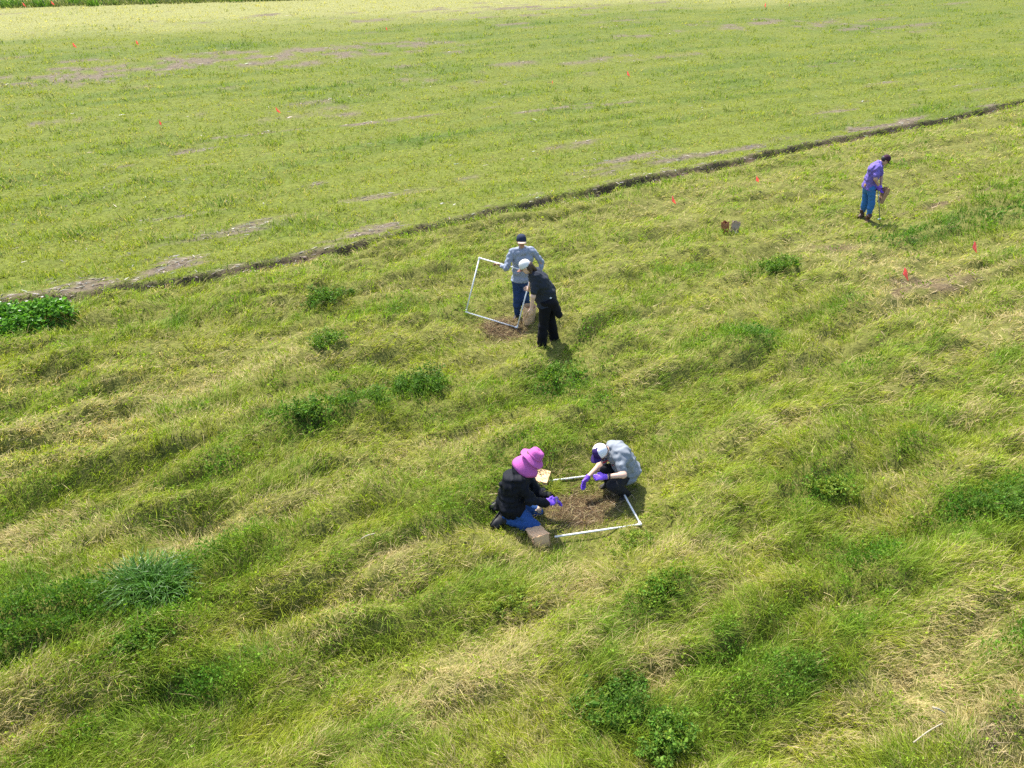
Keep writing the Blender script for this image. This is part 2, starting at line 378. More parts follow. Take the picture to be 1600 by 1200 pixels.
def meadow():
    NB = 8
    X, Y = spots(98000, 5)
    sd = sdist(X, Y); k = (sd < -.02) & (Y > 2.0)
    X, Y, sd = X[k], Y[k], sd[k]; r = np.random.default_rng(11)
    bare = bare_field(X, Y)
    keep = r.uniform(0, 1, len(X)) > bare * .93
    X, Y, sd, bare = X[keep], Y[keep], sd[keep], bare[keep]; n = len(X)
    u, v = uv(X, Y)
    lush, dry = meadow_state(X, Y); lc = np.clip(lush, 0, 1)
    lv = level_mask(X, Y); edge = sstep(-.45, -.1, sd)
    dist = np.sqrt(X * X + Y * Y + CAM_H ** 2)
    flow = ROW + 1.9 * fbm(u / 2.6, v / 1.5, 81, 2) - .5 + np.where(fbm(u / 3.5, v / 1.8, 82, 2) > .12, PI * .8, 0) + r.normal(0, .25, n)
    hf = .60 + .75 * lc - .25 * dry + .45 * fbm(u / .7, v / .4, 64, 3)
    hf = np.clip(hf * (1 - .62 * lv) * (1 - .7 * edge) * (1 - .5 * bare), .2, 1.7) * r.uniform(.75, 1.25, n)
    hf = hf * (1 - .42 * bar_mask(X, Y)) * (.55 + .6 * gaps(u, v))
    pk = r.uniform(0, 1, n)
    broad = sstep(.55, 1.05, lush + .35 * fbm(u / .8, v / .6, 63, 2)) * .6 * np.where(dist > 15, .25, 1) + .05
    upright = sstep(.25, .8, lush) * .42 + .10
    mat_ = .15 + .55 * dry
    kind = np.where(pk < broad, 3, np.where(pk < broad + upright * (1 - broad), 1, np.where(r.uniform(0, 1, n) < mat_, 2, 0)))
    col = YG * (1 - lc)[:, None] + LG * lc[:, None]
    dk = sstep(.8, 1.2, lush)[:, None] * .6; col = col * (1 - dk) + DG * dk
    hue = fbm(u / 1.1, v / .7, 65, 3)[:, None] + .8 * fbm(u / .45, v / .25, 75, 2)[:, None]
    col = col * (1 + .36 * hue * np.array([1., .35, .2])) * (1 + .16 * r.normal(0, 1, (n, 1)).clip(-1.5, 1.5))
    gd = np.clip(.14 + .72 * dry - .16 * lush, .02, .9)
    inq = np.exp(-(((X - QC[0]) / .55) ** 2 + ((Y - QC[1]) / .5) ** 2) ** 2) + np.exp(-(((X + .1) / .5) ** 2 + ((Y - 13.35) / .45) ** 2) ** 2)
    brn = np.clip(inq * (bare * 1.6 + .15), 0, .9)[:, None]
    col = col * (1 - brn) + BR * 1.1 * brn
    Z = height(X, Y)
    ch = []
    def rep(a): return np.repeat(a, NB, 0)
    lod = np.clip(dist / 8.5, .85, 6)
    PR = {0: (.24, .5, 1.72, .58), 1: (.17, .12, .85, 1.6), 2: (.22, 1.1, 1.72, 1.3)}
    for kd, (L, a0, a1, spr) in PR.items():
        s = kind == kd; X_, Y_, Z_ = rep(X[s]), rep(Y[s]), rep(Z[s]); m = len(X_); H = rep(hf[s]); D = rep(lod[s])
        rr = (.045 + .04 * D) * np.sqrt(r.uniform(0, 1, m)); an = r.uniform(0, 2 * PI, m)
        root = np.stack([X_ + rr * np.cos(an), Y_ + rr * np.sin(an), Z_ - .03], 1)
        az = rep(flow[s]) + r.normal(0, spr, m)
        ln = L * (.4 + .5 * H) * r.uniform(.55, 1.45, m)
        sq = np.clip(1.25 - H * .35, .5, 1.3)            # low stands lie flatter
        t0 = np.clip(a0 * sq + .25 * r.normal(0, 1, m), 0, 1.6); t1 = np.clip(a1 * (.8 + .2 * sq) + .25 * r.normal(0, 1, m), .1, 1.95)
        w = .0050 * D ** 1.1 * r.uniform(.6, 1.4, m)
        c = rep(col[s]) * r.uniform(.55, 1.45, (m, 1))
        isd = (r.uniform(0, 1, m) < rep(gd[s]) + (.15 if kd == 2 else 0))[:, None]
        c = np.where(isd, ST * (1 - rep(brn[s])) * r.uniform(.55, 1.25, (m, 1)) + BR * rep(brn[s]) * r.uniform(.6, 1.4, (m, 1)), c)
        ch.append((blade_verts(root, az, ln, t0, t1, w, r), BL_T, c))
    s = kind == 3; NL = 11
    X_, Y_, Z_, H, D = [np.repeat(a[s], NL, 0) for a in (X, Y, Z, hf, lod)]; m = len(X_)
    d = r.normal(0, 1, (m, 3)); d[:, 2] = np.abs(d[:, 2]); d /= np.linalg.norm(d, axis=1)[:, None]
    c3 = d * np.stack([.085 * D ** .5, .085 * D ** .5, .17 * H], 1) * r.uniform(.3, 1, (m, 1)) ** .5 + np.stack([X_, Y_, Z_], 1)
    ax = .4 * d + np.array([0, 0, .35]) + .6 * r.normal(0, 1, (m, 3)); ax /= np.linalg.norm(ax, axis=1)[:, None]
    ch.append((leaf_quads(c3, ax, .030 * D ** .75 * r.uniform(.6, 1.4, m), r), LQ_T, np.repeat(col[s], NL, 0) * r.uniform(.65, 1.35, (m, 1)) * np.array([.9, 1, .95])))
    for a in ch: a[2][:] = a[2].clip(.008, .75)
    o = build_leafy('meadow_grass', ch, GRASS)
    tag(o, 'long lodged yellow-green meadow grass below the furrow', 'grass', kind='stuff')
    print('meadow tris', len(o.data.polygons))
meadow()

def field_state(X, Y):
    u, v = uv(X, Y)
    lush = np.clip(.14 + 1.5 * fbm(u / 6.5, v / 1.1, 66, 4) + .6 * fbm(u / 20, v / 6, 67, 2), 0, 1)
    return lush
def upper():
    NB = 6
    X, Y = spots(105000, 6, .12)
    sd = sdist(X, Y); k = (sd > .05) & (Y < 100)
    X, Y, sd = X[k], Y[k], sd[k]; r = np.random.default_rng(12)
    bare = bare_field(X, Y); keep = r.uniform(0, 1, len(X)) > bare * .97
    X, Y, bare = X[keep], Y[keep], bare[keep]; n = len(X)
    u, v = uv(X, Y); dist = np.sqrt(X * X + Y * Y + CAM_H ** 2); lod = dist / 8.5
    lush = field_state(X, Y)
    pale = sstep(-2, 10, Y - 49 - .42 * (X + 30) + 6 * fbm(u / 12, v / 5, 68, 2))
    col = YG * .94 * (1 - lush[:, None]) + LG * lush[:, None]
    col = col * (1 - pale[:, None]) + np.array([.44, .44, .14]) * pale[:, None]  # paler far grass: the glow at the top left is put into its tint
    hue = fbm(u / 5, v / 1.0, 69, 3)[:, None] + 1.1 * fbm(u / 1.1, v / .5, 76, 3)[:, None]
    col = col * (1 + .30 * hue * np.array([1., .5, .2])) * (1 + .10 * r.normal(0, 1, (n, 1)).clip(-1.5, 1.2) * np.clip(3 / lod, .3, 1)[:, None])
    hf = ((.55 + .8 * lush + .6 * fbm(u / .9, v / .5, 70, 3)) * r.uniform(.7, 1.3, n) * (1 - .55 * bare)).clip(.2, 1.6)
    tf = sstep(.34, .5, fbm(u / .9, v / .7, 77, 2) + .25 * fbm(u / 15, v / 8, 80, 2))[:, None]
    col = col * (1 - .75 * tf) + DG * 1.1 * .75 * tf; hf = hf * (1 + .8 * tf[:, 0])
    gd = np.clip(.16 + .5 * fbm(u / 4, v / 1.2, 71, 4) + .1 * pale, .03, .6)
    Z = height(X, Y)
    def rep(a): return np.repeat(a, NB, 0)
    m = n * NB; D = rep(lod)
    rr = .05 * D * np.sqrt(r.uniform(0, 1, m)); an = r.uniform(0, 2 * PI, m)
    root = np.stack([rep(X) + rr * np.cos(an), rep(Y) + rr * np.sin(an), rep(Z) - .02], 1)
    ln = .17 * rep(hf) * r.uniform(.6, 1.4, m)
    w = .0068 * D * r.uniform(.6, 1.4, m)
    c = rep(col) * (1 + r.uniform(-.3, .3, (m, 1)) * np.clip(3 / D, .25, 1)[:, None])
    mixd = (np.where(r.uniform(0, 1, m) < rep(gd), 1., 0) * np.clip(2.6 / D, 0, 1) + rep(gd) * np.clip(1 - 2.6 / D, 0, 1))[:, None]
    c = c * (1 - mixd) + ST * .85 * mixd
    # ragged fringe hanging over the lip of the furrow
    m2 = 3500; fu = r.uniform(FU[0], FU[-1], m2); keepf = r.uniform(0, 1, m2) < sstep(-.25, .2, fbm(fu / .9, fu * 0, 57, 3)) ; fu = fu[keepf]; m2 = len(fu)
    fv = furv(fu) + r.uniform(.06, .34, m2); fx = fu * EU[0] + fv * EV[0]; fy = fu * EU[1] + fv * EV[1]; fd = np.sqrt(fx * fx + fy * fy + 49) / 8.5
    fr = blade_verts(np.stack([fx, fy, height(fx, fy) - .01], 1), ROW - PI / 2 + r.normal(0, .7, m2), r.uniform(.06, .22, m2), r.uniform(.3, 1.1, m2), r.uniform(1.2, 2.4, m2), .006 * fd ** .8 * r.uniform(.6, 1.4, m2), r)
    fc = (LG * 1.1 * r.uniform(.6, 1.3, (m2, 1)) * r.uniform(0, 1, (m2, 1)) + YG * .8 * r.uniform(.2, 1, (m2, 1)))
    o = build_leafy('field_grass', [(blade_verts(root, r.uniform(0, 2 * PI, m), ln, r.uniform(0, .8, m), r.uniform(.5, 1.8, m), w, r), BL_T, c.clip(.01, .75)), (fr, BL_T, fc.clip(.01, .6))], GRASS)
    tag(o, 'short bright yellow-green grass of the field above the furrow', 'grass', kind='stuff')
    print('field tris', len(o.data.polygons))
upper()

# ------------------------------------------------------------------ surveyed joints of the five people: photo spot and distance
POSE = {}
POSE['bucket'] = dict(  # kneeling, faces right (+x)
  hipL=(797,779,8.02), hipR=(801,791,7.84), pelvis=(798,783,7.93), chest=(805,752,7.96), neck=(817,735,7.97), head=(832,716,7.98),
  shR=(812,751,7.80), shL=(821,736,8.13), elR=(829,781,7.74), wrR=(853,786,7.84), elL=(838,766,8.10), wrL=(860,777,7.98),
  knR=(835,823,7.72), anR=(786,810,7.80), toeR=(773,828,7.68), knL=(838,800,8.05), anL=(786,787,8.12), toeL=(772,797,8.02))
POSE['squat'] = dict(  # right man, faces left and to the camera
  hipR=(986,736,8.68), hipL=(976,743,8.54), pelvis=(982,736,8.62), chest=(966,709,8.55), neck=(951,702,8.50), head=(939,706,8.42),
  shL=(967,714,8.42), shR=(955,700,8.70), elL=(974,742,8.20), wrL=(946,745,8.18), elR=(937,727,8.55), wrR=(918,746,8.40),
  knL=(957,758,8.22), anL=(979,772,8.44), toeL=(970,782,8.31), knR=(941,732,8.54), anR=(952,755,8.66), toeR=(936,764,8.53))
POSE['bend'] = dict(
  hipL=(858,474,12.92), hipR=(852,479,12.72), pelvis=(856,473,12.82), chest=(843,440,12.80), neck=(832,427,12.76), head=(822,417,12.70),
  shL=(838,434,12.60), shR=(838,426,12.96), elL=(833,463,12.55), wrL=(830.5,481,12.60), elR=(830,442,13.22), wrR=(826,453,13.44),
  knL=(862,503,12.88), anL=(866,529,12.93), toeL=(860,536,12.86), knR=(848,512,12.70), anR=(847,539,12.68), toeR=(837,544,12.62))
POSE['grey'] = dict(
  hipR=(808,440,13.95), hipL=(820,440,13.95), pelvis=(814,436,13.95), chest=(816,404,13.95), neck=(816,389,13.93), head=(814.5,377,13.90),
  shR=(800,395,13.88), shL=(832,392,13.98), elR=(791,418,13.78), wrR=(783,414,13.93), elL=(846,409,14.04), wrL=(845,423,13.98),
  knR=(808,467,13.88), anR=(808,493,13.90), toeR=(804,499,13.78), knL=(821,467,13.90), anL=(822,491,13.97), toeL=(824,497,13.84))
POSE['purple'] = dict(
  hipL=(1362,295,19.45), hipR=(1355,294,19.70), pelvis=(1358,290,19.58), chest=(1367,265,19.55), neck=(1374,255,19.55), head=(1383,250,19.52),
  shL=(1371,262,19.37), shR=(1374,259,19.70), elL=(1368,280,19.28), wrL=(1373,291,19.34), elR=(1377,277,19.70), wrR=(1376,292,19.52),
  knL=(1362,318,19.45), anL=(1356,340,19.48), toeL=(1356,347,19.40), knR=(1352,316,19.72), anR=(1347,334,19.78), toeR=(1343,338,19.70))

# ------------------------------------------------------------------ smooth solid modelling on a grid (bodies, clothes, hair)
def nrm(v): v = np.asarray(v, float); return v / (np.linalg.norm(v) + 1e-12)
class Solid:
    def __init__(s): s.p = []; s.cuts = []; s.wr = None
    def cap(s, a, b, ra, rb, k=.03): s.p.append(('c', np.asarray(a, float), np.asarray(b, float), ra, rb, k)); return s
    def ell(s, c, r, B=None, k=.03): s.p.append(('e', np.asarray(c, float), np.asarray(r, float), np.eye(3) if B is None else np.asarray(B, float), 0, k)); return s
    def cut(s, p, n): s.cuts.append((np.asarray(p, float), nrm(n))); return s          # removes the side n points to
    def trim(s, p, n): s.p.append(('x', np.asarray(p, float), nrm(n))); return s          # cuts only what was added before
    def wrinkle(s, amp, freq, seed): s.wr = (amp, freq, seed); return s
    def mesh(s, vox):
        lo = np.full(3, 9e9); hi = -lo
        for q in s.p:
            if q[0] == 'x': continue
            if q[0] == 'c':
                m = max(q[3], q[4]); lo = np.minimum(lo, np.minimum(q[1], q[2]) - m); hi = np.maximum(hi, np.maximum(q[1], q[2]) + m)
            else:
                m = max(q[2]); lo = np.minimum(lo, q[1] - m); hi = np.maximum(hi, q[1] + m)
        lo -= 4 * vox; hi += 4 * vox
        n = np.ceil((hi - lo) / vox).astype(int) + 1
        ax = [(lo[i] + vox * np.arange(n[i])).astype(np.float32) for i in range(3)]
        D = np.full(n, .08, np.float32)
        for q in s.p:
            if q[0] == 'x':
                D = np.maximum(D, (ax[0][:, None, None] - q[1][0]) * q[2][0] + (ax[1][None, :, None] - q[1][1]) * q[2][1] + (ax[2][None, None, :] - q[1][2]) * q[2][2]).astype(np.float32); continue
            if q[0] == 'c': a, b = np.minimum(q[1], q[2]) - max(q[3], q[4]), np.maximum(q[1], q[2]) + max(q[3], q[4])
            else: a, b = q[1] - max(q[2]), q[1] + max(q[2])
            mg = q[5] + 3 * vox
            i0 = np.clip(np.floor((a - mg - lo) / vox).astype(int), 0, n); i1 = np.clip(np.ceil((b + mg - lo) / vox).astype(int) + 1, 0, n)
            sl = tuple(slice(i0[i], i1[i]) for i in range(3))
            X = ax[0][sl[0]][:, None, None]; Y = ax[1][sl[1]][None, :, None]; Z = ax[2][sl[2]][None, None, :]
            if q[0] == 'c':
                d = (q[2] - q[1]); l2 = float(d @ d) + 1e-9
                px, py, pz = X - q[1][0], Y - q[1][1], Z - q[1][2]
                t = np.clip((px * d[0] + py * d[1] + pz * d[2]) / l2, 0, 1)
                e = np.sqrt((px - t * d[0]) ** 2 + (py - t * d[1]) ** 2 + (pz - t * d[2]) ** 2) - (q[3] + (q[4] - q[3]) * t)
            else:
                B = q[3]; px, py, pz = X - q[1][0], Y - q[1][1], Z - q[1][2]
                c = [px * B[i][0] + py * B[i][1] + pz * B[i][2] for i in range(3)]
                k0 = np.sqrt(sum((c[i] / q[2][i]) ** 2 for i in range(3))); k1 = np.sqrt(sum((c[i] / q[2][i] ** 2) ** 2 for i in range(3))) + 1e-6
                e = k0 * (k0 - 1) / k1
            o = D[sl]; k = q[5]
            h = np.maximum(k - np.abs(o - e), 0) / k
            D[sl] = np.minimum(o, e) - h * h * k * .25
        X, Y, Z = ax[0][:, None, None], ax[1][None, :, None], ax[2][None, None, :]
        if s.wr:
            amp, fr, seed = s.wr; r = np.random.default_rng(seed)
            for i in range(6):
                w = r.normal(0, 1, 3); w = w / np.linalg.norm(w) * fr * (.6 + .35 * i); w2 = r.normal(0, 1, 3) * fr * .5
                D += (amp / (1 + .35 * i)) * np.sin(w[0] * X + w[1] * Y + w[2] * Z + 1.7 * np.sin(w2[0] * X + w2[1] * Y + w2[2] * Z + i)).astype(np.float32) * .6
        for p, nn in s.cuts:
            D = np.maximum(D, (X - p[0]) * nn[0] + (Y - p[1]) * nn[1] + (Z - p[2]) * nn[2])
        D = D.astype(np.float32)
        for i in range(3):
            sl0 = [slice(None)] * 3; sl0[i] = 0; D[tuple(sl0)] = .05; sl0[i] = -1; D[tuple(sl0)] = .05
        return surface_nets(D, lo, vox)
def surface_nets(D, lo, vox):
    ins = D < 0
    n0, n1, n2 = D.shape
    c = [(i, j, k) for i in (0, 1) for j in (0, 1) for k in (0, 1)]
    cnt = sum(ins[i:n0 - 1 + i, j:n1 - 1 + j, k:n2 - 1 + k].astype(np.int8) for i, j, k in c)
    I = np.argwhere((cnt > 0) & (cnt < 8))
    idx = np.full((n0 - 1, n1 - 1, n2 - 1), -1, np.int32); idx[I[:, 0], I[:, 1], I[:, 2]] = np.arange(len(I))
    val = {q: D[I[:, 0] + q[0], I[:, 1] + q[1], I[:, 2] + q[2]] for q in c}
    acc = np.zeros((len(I), 3)); w = np.zeros(len(I))
    for a in c:
        for axx in range(3):
            if a[axx] == 0:
                b = list(a); b[axx] = 1; b = tuple(b)
                va, vb = val[a], val[b]; m = (va < 0) != (vb < 0)
                t = np.where(m, va / np.where(m, va - vb, 1), 0)
                pos = np.array(a, float)[None].repeat(len(I), 0); pos[:, axx] = t
                acc += pos * m[:, None]; w += m
    V = (I + acc / w[:, None]) * vox + lo
    F = []
    for axx in range(3):
        sl_a = [slice(None)] * 3; sl_b = [slice(None)] * 3; sl_a[axx] = slice(0, -1); sl_b[axx] = slice(1, None)
        A, B = ins[tuple(sl_a)], ins[tuple(sl_b)]
        e = np.argwhere(A != B); o1, o2 = (axx + 1) % 3, (axx + 2) % 3
        e = e[(e[:, o1] > 0) & (e[:, o2] > 0) & (e[:, o1] < D.shape[o1] - 1) & (e[:, o2] < D.shape[o2] - 1)]
        inside = A[e[:, 0], e[:, 1], e[:, 2]]
        def g(d1, d2):
            q = e.copy(); q[:, o1] -= d1; q[:, o2] -= d2; return idx[q[:, 0], q[:, 1], q[:, 2]]
        Q = np.stack([g(1, 1), g(0, 1), g(0, 0), g(1, 0)], 1)
        Q[~inside] = Q[~inside][:, ::-1]
        F.append(Q)
    F = np.concatenate(F); F = F[(F >= 0).all(1)]
    return V, F

# ------------------------------------------------------------------ cloth and skin
SKIN = {}
def skin_mat(name, col):
    m = bpy.data.materials.new(name); t, N, L, P = nt(m)
    a = N.new('ShaderNodeAttribute'); a.attribute_name = 'tint'
    mx = N.new('ShaderNodeVectorMath'); mx.operation = 'MULTIPLY'; mx.inputs[0].default_value = col; L.new(a.outputs['Color'], mx.inputs[1])
    L.new(mx.outputs[0], P.inputs['Base Color']); P.inputs['Roughness'].default_value = .55; P.inputs['Specular IOR Level'].default_value = .35
    return m
def cloth(name, col, rough=.85, noise=.12, sheen=.02): return simple(name, col, rough, .15, noise, 60, .25, 500, sheen)
def painted_cloth(name, base):
    m = bpy.data.materials.new(name); t, N, L, P = nt(m)
    a = N.new('ShaderNodeAttribute'); a.attribute_name = 'tint'
    L.new(a.outputs['Color'], P.inputs['Base Color']); P.inputs['Roughness'].default_value = .85; P.inputs['Specular IOR Level'].default_value = .15
    return m

def hand_prims(S, wrist, d, n, side, curl, g=0.0, spread=.10, sc=1.0, thumb_in=.5):
    """palm, four unequal fingers with knuckle bends and a thumb; d along the hand, n out of the palm, side = thumb side"""
    d, n, t = nrm(d), nrm(n), nrm(side)
    pc = wrist + d * .05 * sc
    B = np.stack([t, d, n])
    S.ell(wrist + d * .052 * sc, np.array([.043, .056, .017]) * sc + g, B, .015)
    S.cap(wrist - d * .02, wrist + d * .03 * sc, .026 * sc + g, .028 * sc + g, .02)
    for i, (off, ln) in enumerate(((.030, .075), (.010, .083), (-.010, .077), (-.029, .060))):
        p = wrist + d * .093 * sc + t * off * sc
        dirn = nrm(d + t * spread * (off / .03))
        a = curl * (.85 + .1 * i)
        q = p
        for s_, (fr, bend) in enumerate(((.45, .55), (.32, 1.15), (.23, 1.65))):
            th = a * bend
            v = dirn * math.cos(th) + n * math.sin(th)
            q2 = q + v * ln * fr * sc
            S.cap(q, q2, (.0095 - .001 * s_) * sc + g, (.0088 - .001 * s_) * sc + g, .006)
            q = q2
    p = wrist + d * .035 * sc + t * .030 * sc
    v1 = nrm(t * .8 + d * .75 + n * .25 * thumb_in); v2 = nrm(t * (.5 - .4 * thumb_in) + d * 1. + n * .7 * thumb_in)
    S.cap(p, p + v1 * .038 * sc, .014 * sc + g, .0115 * sc + g, .012); S.cap(p + v1 * .038 * sc, p + v1 * .038 * sc + v2 * .034 * sc, .0112 * sc + g, .009 * sc + g, .008)
    return S
def head_frame(f, up):
    f = nrm(f); up = np.asarray(up, float); up = nrm(up - f * (up @ f)); return np.stack([np.cross(f, up), f, up])   # right, forward, up
def head_prims(S, c, B):
    r, f, u = B
    S.ell(c + u * .022 - f * .008, (.077, .097, .098), B, .02)
    S.ell(c - u * .045 + f * .022, (.058, .066, .070), B, .03)
    S.ell(c - u * .088 + f * .048, (.030, .028, .024), B, .03)
    S.cap(c + u * .012 + f * .086, c - u * .026 + f * .103, .009, .014, .014)
    S.ell(c + u * .024 + f * .080, (.050, .014, .011), B, .018)
    S.cap(c - u * .058 + f * .080 - r * .018, c - u * .058 + f * .080 + r * .018, .009, .009, .008)
    for s_ in (-1, 1):
        S.ell(c + r * s_ * .079 - u * .006 - f * .008, (.009, .020, .032), B, .008)
        S.ell(c + r * s_ * .036 - u * .026 + f * .066, (.022, .018, .018), B, .025)
    return S
def face_tint(V, c, B):
    r, f, u = B; q = V - c
    a, b, h = q @ r, q @ f, q @ u
    T = np.ones((len(V), 4))
    eye = ((np.abs(np.abs(a) - .031) < .011) & (np.abs(h - .004) < .006) & (b > .05)); brow = (np.abs(np.abs(a) - .032) < .019) & (np.abs(h - .027) < .006) & (b > .05)
    lips = (np.abs(a) < .024) & (np.abs(h + .058) < .009) & (b > .06)
    T[eye, :3] = .12; T[brow, :3] = (.35, .3, .28); T[lips, :3] = (.9, .55, .55)
    return T
def add_skin(o, T): fattr(o.data, 'tint', T.astype(np.float32), 'FLOAT_COLOR')

def lathe(prof, B, c, segs=40, a0=0.0, a1=2 * math.pi, ox=1.0, oy=1.12, wob=0.0, seed=0):
    """turned sheet about the head's up axis; prof = (radius, height); angle 0 = forward"""
    r, f, u = B; V = []; rg = np.random.default_rng(seed); closed = abs(a1 - a0 - 2 * math.pi) < 1e-6
    ph = rg.uniform(0, 6, 4)
    n = segs if closed else segs + 1
    for i, (R_, h) in enumerate(prof):
        for j in range(n):
            a = a0 + (a1 - a0) * j / segs
            w = wob * (i / max(1, len(prof) - 1)) * (math.sin(3 * a + ph[0]) + .6 * math.sin(5 * a + ph[1]))
            V.append(c + f * math.cos(a) * R_ * oy + r * math.sin(a) * R_ * ox + u * (h + w))
    F = []
    for i in range(len(prof) - 1):
        for j in range(segs):
            k = (j + 1) % n
            F.append((i * n + j, i * n + k, (i + 1) * n + k, (i + 1) * n + j))
    return V, F
def thick(o, t=.004):
    m = o.modifiers.new('thickness', 'SOLIDIFY'); m.thickness = t; m.offset = 0
    return o
def cap_hat(parent, c, B, crown_mat, front_mat, bill_mat, tilt=0.0, base=.035, name='cap'):
    r, f, u = B
    if tilt: f, u = f * math.cos(tilt) - u * math.sin(tilt), u * math.cos(tilt) + f * math.sin(tilt); B = np.stack([r, f, u])
    prof = [(.094 * math.cos(t) ** .75, base + .102 * math.sin(t)) for t in np.linspace(0, math.pi / 2 * .985, 9)]
    prof = [(.096, base - .020)] + prof
    V, F = lathe(prof, B, c, 44, math.pi * .30, 2 * math.pi - math.pi * .30)
    crown = thick(mesh_obj('cap_crown', V, F, crown_mat, parent))
    V, F = lathe([(a + .0012, b) for a, b in prof], B, c, 18, -math.pi * .30, math.pi * .30)
    thick(mesh_obj('front_panel', V, F, front_mat, crown))
    V, F = lathe([(.012, base + .102), (.010, base + .107), (.001, base + .109)], B, c, 10); mesh_obj('button', V, F, front_mat, crown)
    # bill: curved plate
    V = []; F = []
    nj, ni = 14, 6
    for i in range(ni + 1):
        t = i / ni
        for j in range(nj + 1):
            a = (j / nj - .5) * 1.9
            rad = .098 + t * .074 * math.cos(a * .78) ** .8
            V.append(c + f * math.cos(a) * rad * 1.1 + r * math.sin(a) * (.095 + t * .006) + u * (base - .014 - t * .012 - .028 * (math.sin(a) ** 2) * (.4 + .6 * t)))
    for i in range(ni):
        for j in range(nj): q = i * (nj + 1) + j; F.append((q, q + 1, q + nj + 2, q + nj + 1))
    b = thick(mesh_obj('bill', V, F, bill_mat, parent), .006)
    return crown

def shoe(name, ank, toe, up, mat, parent, sole_mat, h=.075, boot=0.0):
    """shoe from ankle joint to toe tip"""
    S = Solid(); d = nrm(toe - ank); up = nrm(up - d * (up @ d)); heel = ank - d * .045
    side = np.cross(d, up)
    L = np.linalg.norm(toe - ank)
    S.cap(ank, toe - d * .03, .046, .036, .03)
    S.cap(heel + up * -.045, ank + d * L * .85 - up * .050, .040, .034, .03); S.cap(ank + d * .02, ank + d * L * .6 - up * .04, .042, .036, .03)
    S.ell(ank + d * L * .72 - up * .052, (.046, .07, .030), np.stack([side, d, up]), .03)
    if boot: S.cap(ank, ank + up * (boot + .06), .056, .064, .02).cut(ank + up * boot, up)
    S.cut(ank - up * .082, -up)
    V, F = S.mesh(.010); o = mesh_obj(name, V, F, mat, parent)
    S2 = Solid(); S2.cap(heel - up * .082, ank + d * L * .8 - up * .082, .044, .042, .02).cut(ank - up * .0795, up).cut(ank - up * .094, -up)
    V, F = S2.mesh(.010); mesh_obj('sole', V, F, sole_mat, o)
    return o

def limb(S, a, b, c, r0, r1, r2, g=0.0, k=.03, bulge=True):
    S.cap(a, b, r0 + g, r1 + g, k); S.cap(b, c, r1 * (1.02) + g, r2 + g, k)
    return S
def torso(S, j, g=0.0, w=1.0, k=.06):
    pe, ch, nk = j['pelvis'], j['chest'], j['neck']
    ac = nrm(j['shR'] - j['shL']); ah = nrm(j['hipR'] - j['hipL'])
    S.cap(j['hipL'] * .75 + j['hipR'] * .25, j['hipR'] * .75 + j['hipL'] * .25, .118 * w + g, .118 * w + g, k)
    mid = pe * .5 + ch * .5
    a2 = nrm(ac + ah)
    S.cap(mid - a2 * .055 * w, mid + a2 * .055 * w, .100 * w + g, .100 * w + g, k)
    S.cap(pe - ah * .05, mid - a2 * .05, .108 * w + g, .10 * w + g, k); S.cap(pe + ah * .05, mid + a2 * .05, .108 * w + g, .10 * w + g, k)
    S.cap(mid - a2 * .05, ch - ac * .075 * w, .10 * w + g, .108 * w + g, k); S.cap(mid + a2 * .05, ch + ac * .075 * w, .10 * w + g, .108 * w + g, k)
    S.cap(ch - ac * .07, ch + ac * .07, .112 * w + g, .112 * w + g, k)
    S.cap(j['shL'] * .9 + j['shR'] * .1, nk * .8 + ch * .2, .058 + g, .055 + g, k); S.cap(j['shR'] * .9 + j['shL'] * .1, nk * .8 + ch * .2, .058 + g, .055 + g, k)
    return S
def arm(S, j, s, g=0.0, upto='w', w=1.0, k=.03):
    S.cap(j['sh' + s], j['el' + s], .052 * w + g, .042 * w + g, k)
    if upto == 'w': S.cap(j['el' + s], j['wr' + s], .041 * w + g, .028 * w + g, k)
    return S
def leg(S, j, s, g=0.0, k=.04, w=1.0, flare=0.0):
    a, b, c = j['hip' + s], j['kn' + s], j['an' + s]
    S.cap(a, b, .088 * w + g, .058 * w + g, k)
    m = b * .62 + c * .38; back = 0
    S.cap(b, m, .056 * w + g, .055 * w + g + flare * .4, k); S.cap(m, c, .055 * w + g + flare * .4, .038 * w + g + flare, k)
    return S
def body_mesh(j, head_f, head_u, hands, skin, vox=.0085, female=False):
    S = Solid(); torso(S, j, 0.0, .88)
    for s in 'LR': arm(S, j, s); leg(S, j, s)
    B = head_frame(head_f, head_u); hc = j['head']
    S.cap(j['neck'], hc - B[2] * .05 - B[1] * .02, .055, .052, .03)
    head_prims(S, hc, B)
    for s in 'LR':
        d, n, t, curl, ti = hands[s]; hand_prims(S, j['wr' + s], d, n, t, curl, thumb_in=ti)
        ft = j['an' + s] + nrm(j['toe' + s] - j['an' + s]) * .12; S.cap(j['an' + s], ft, .034, .024, .03)
    V, F = S.mesh(vox)
    return V, F, B, hc
def local(j, base): return {k: np.asarray(v, float) - base for k, v in j.items()}
def hemcut(S, p, n): return S.cut(p, n)

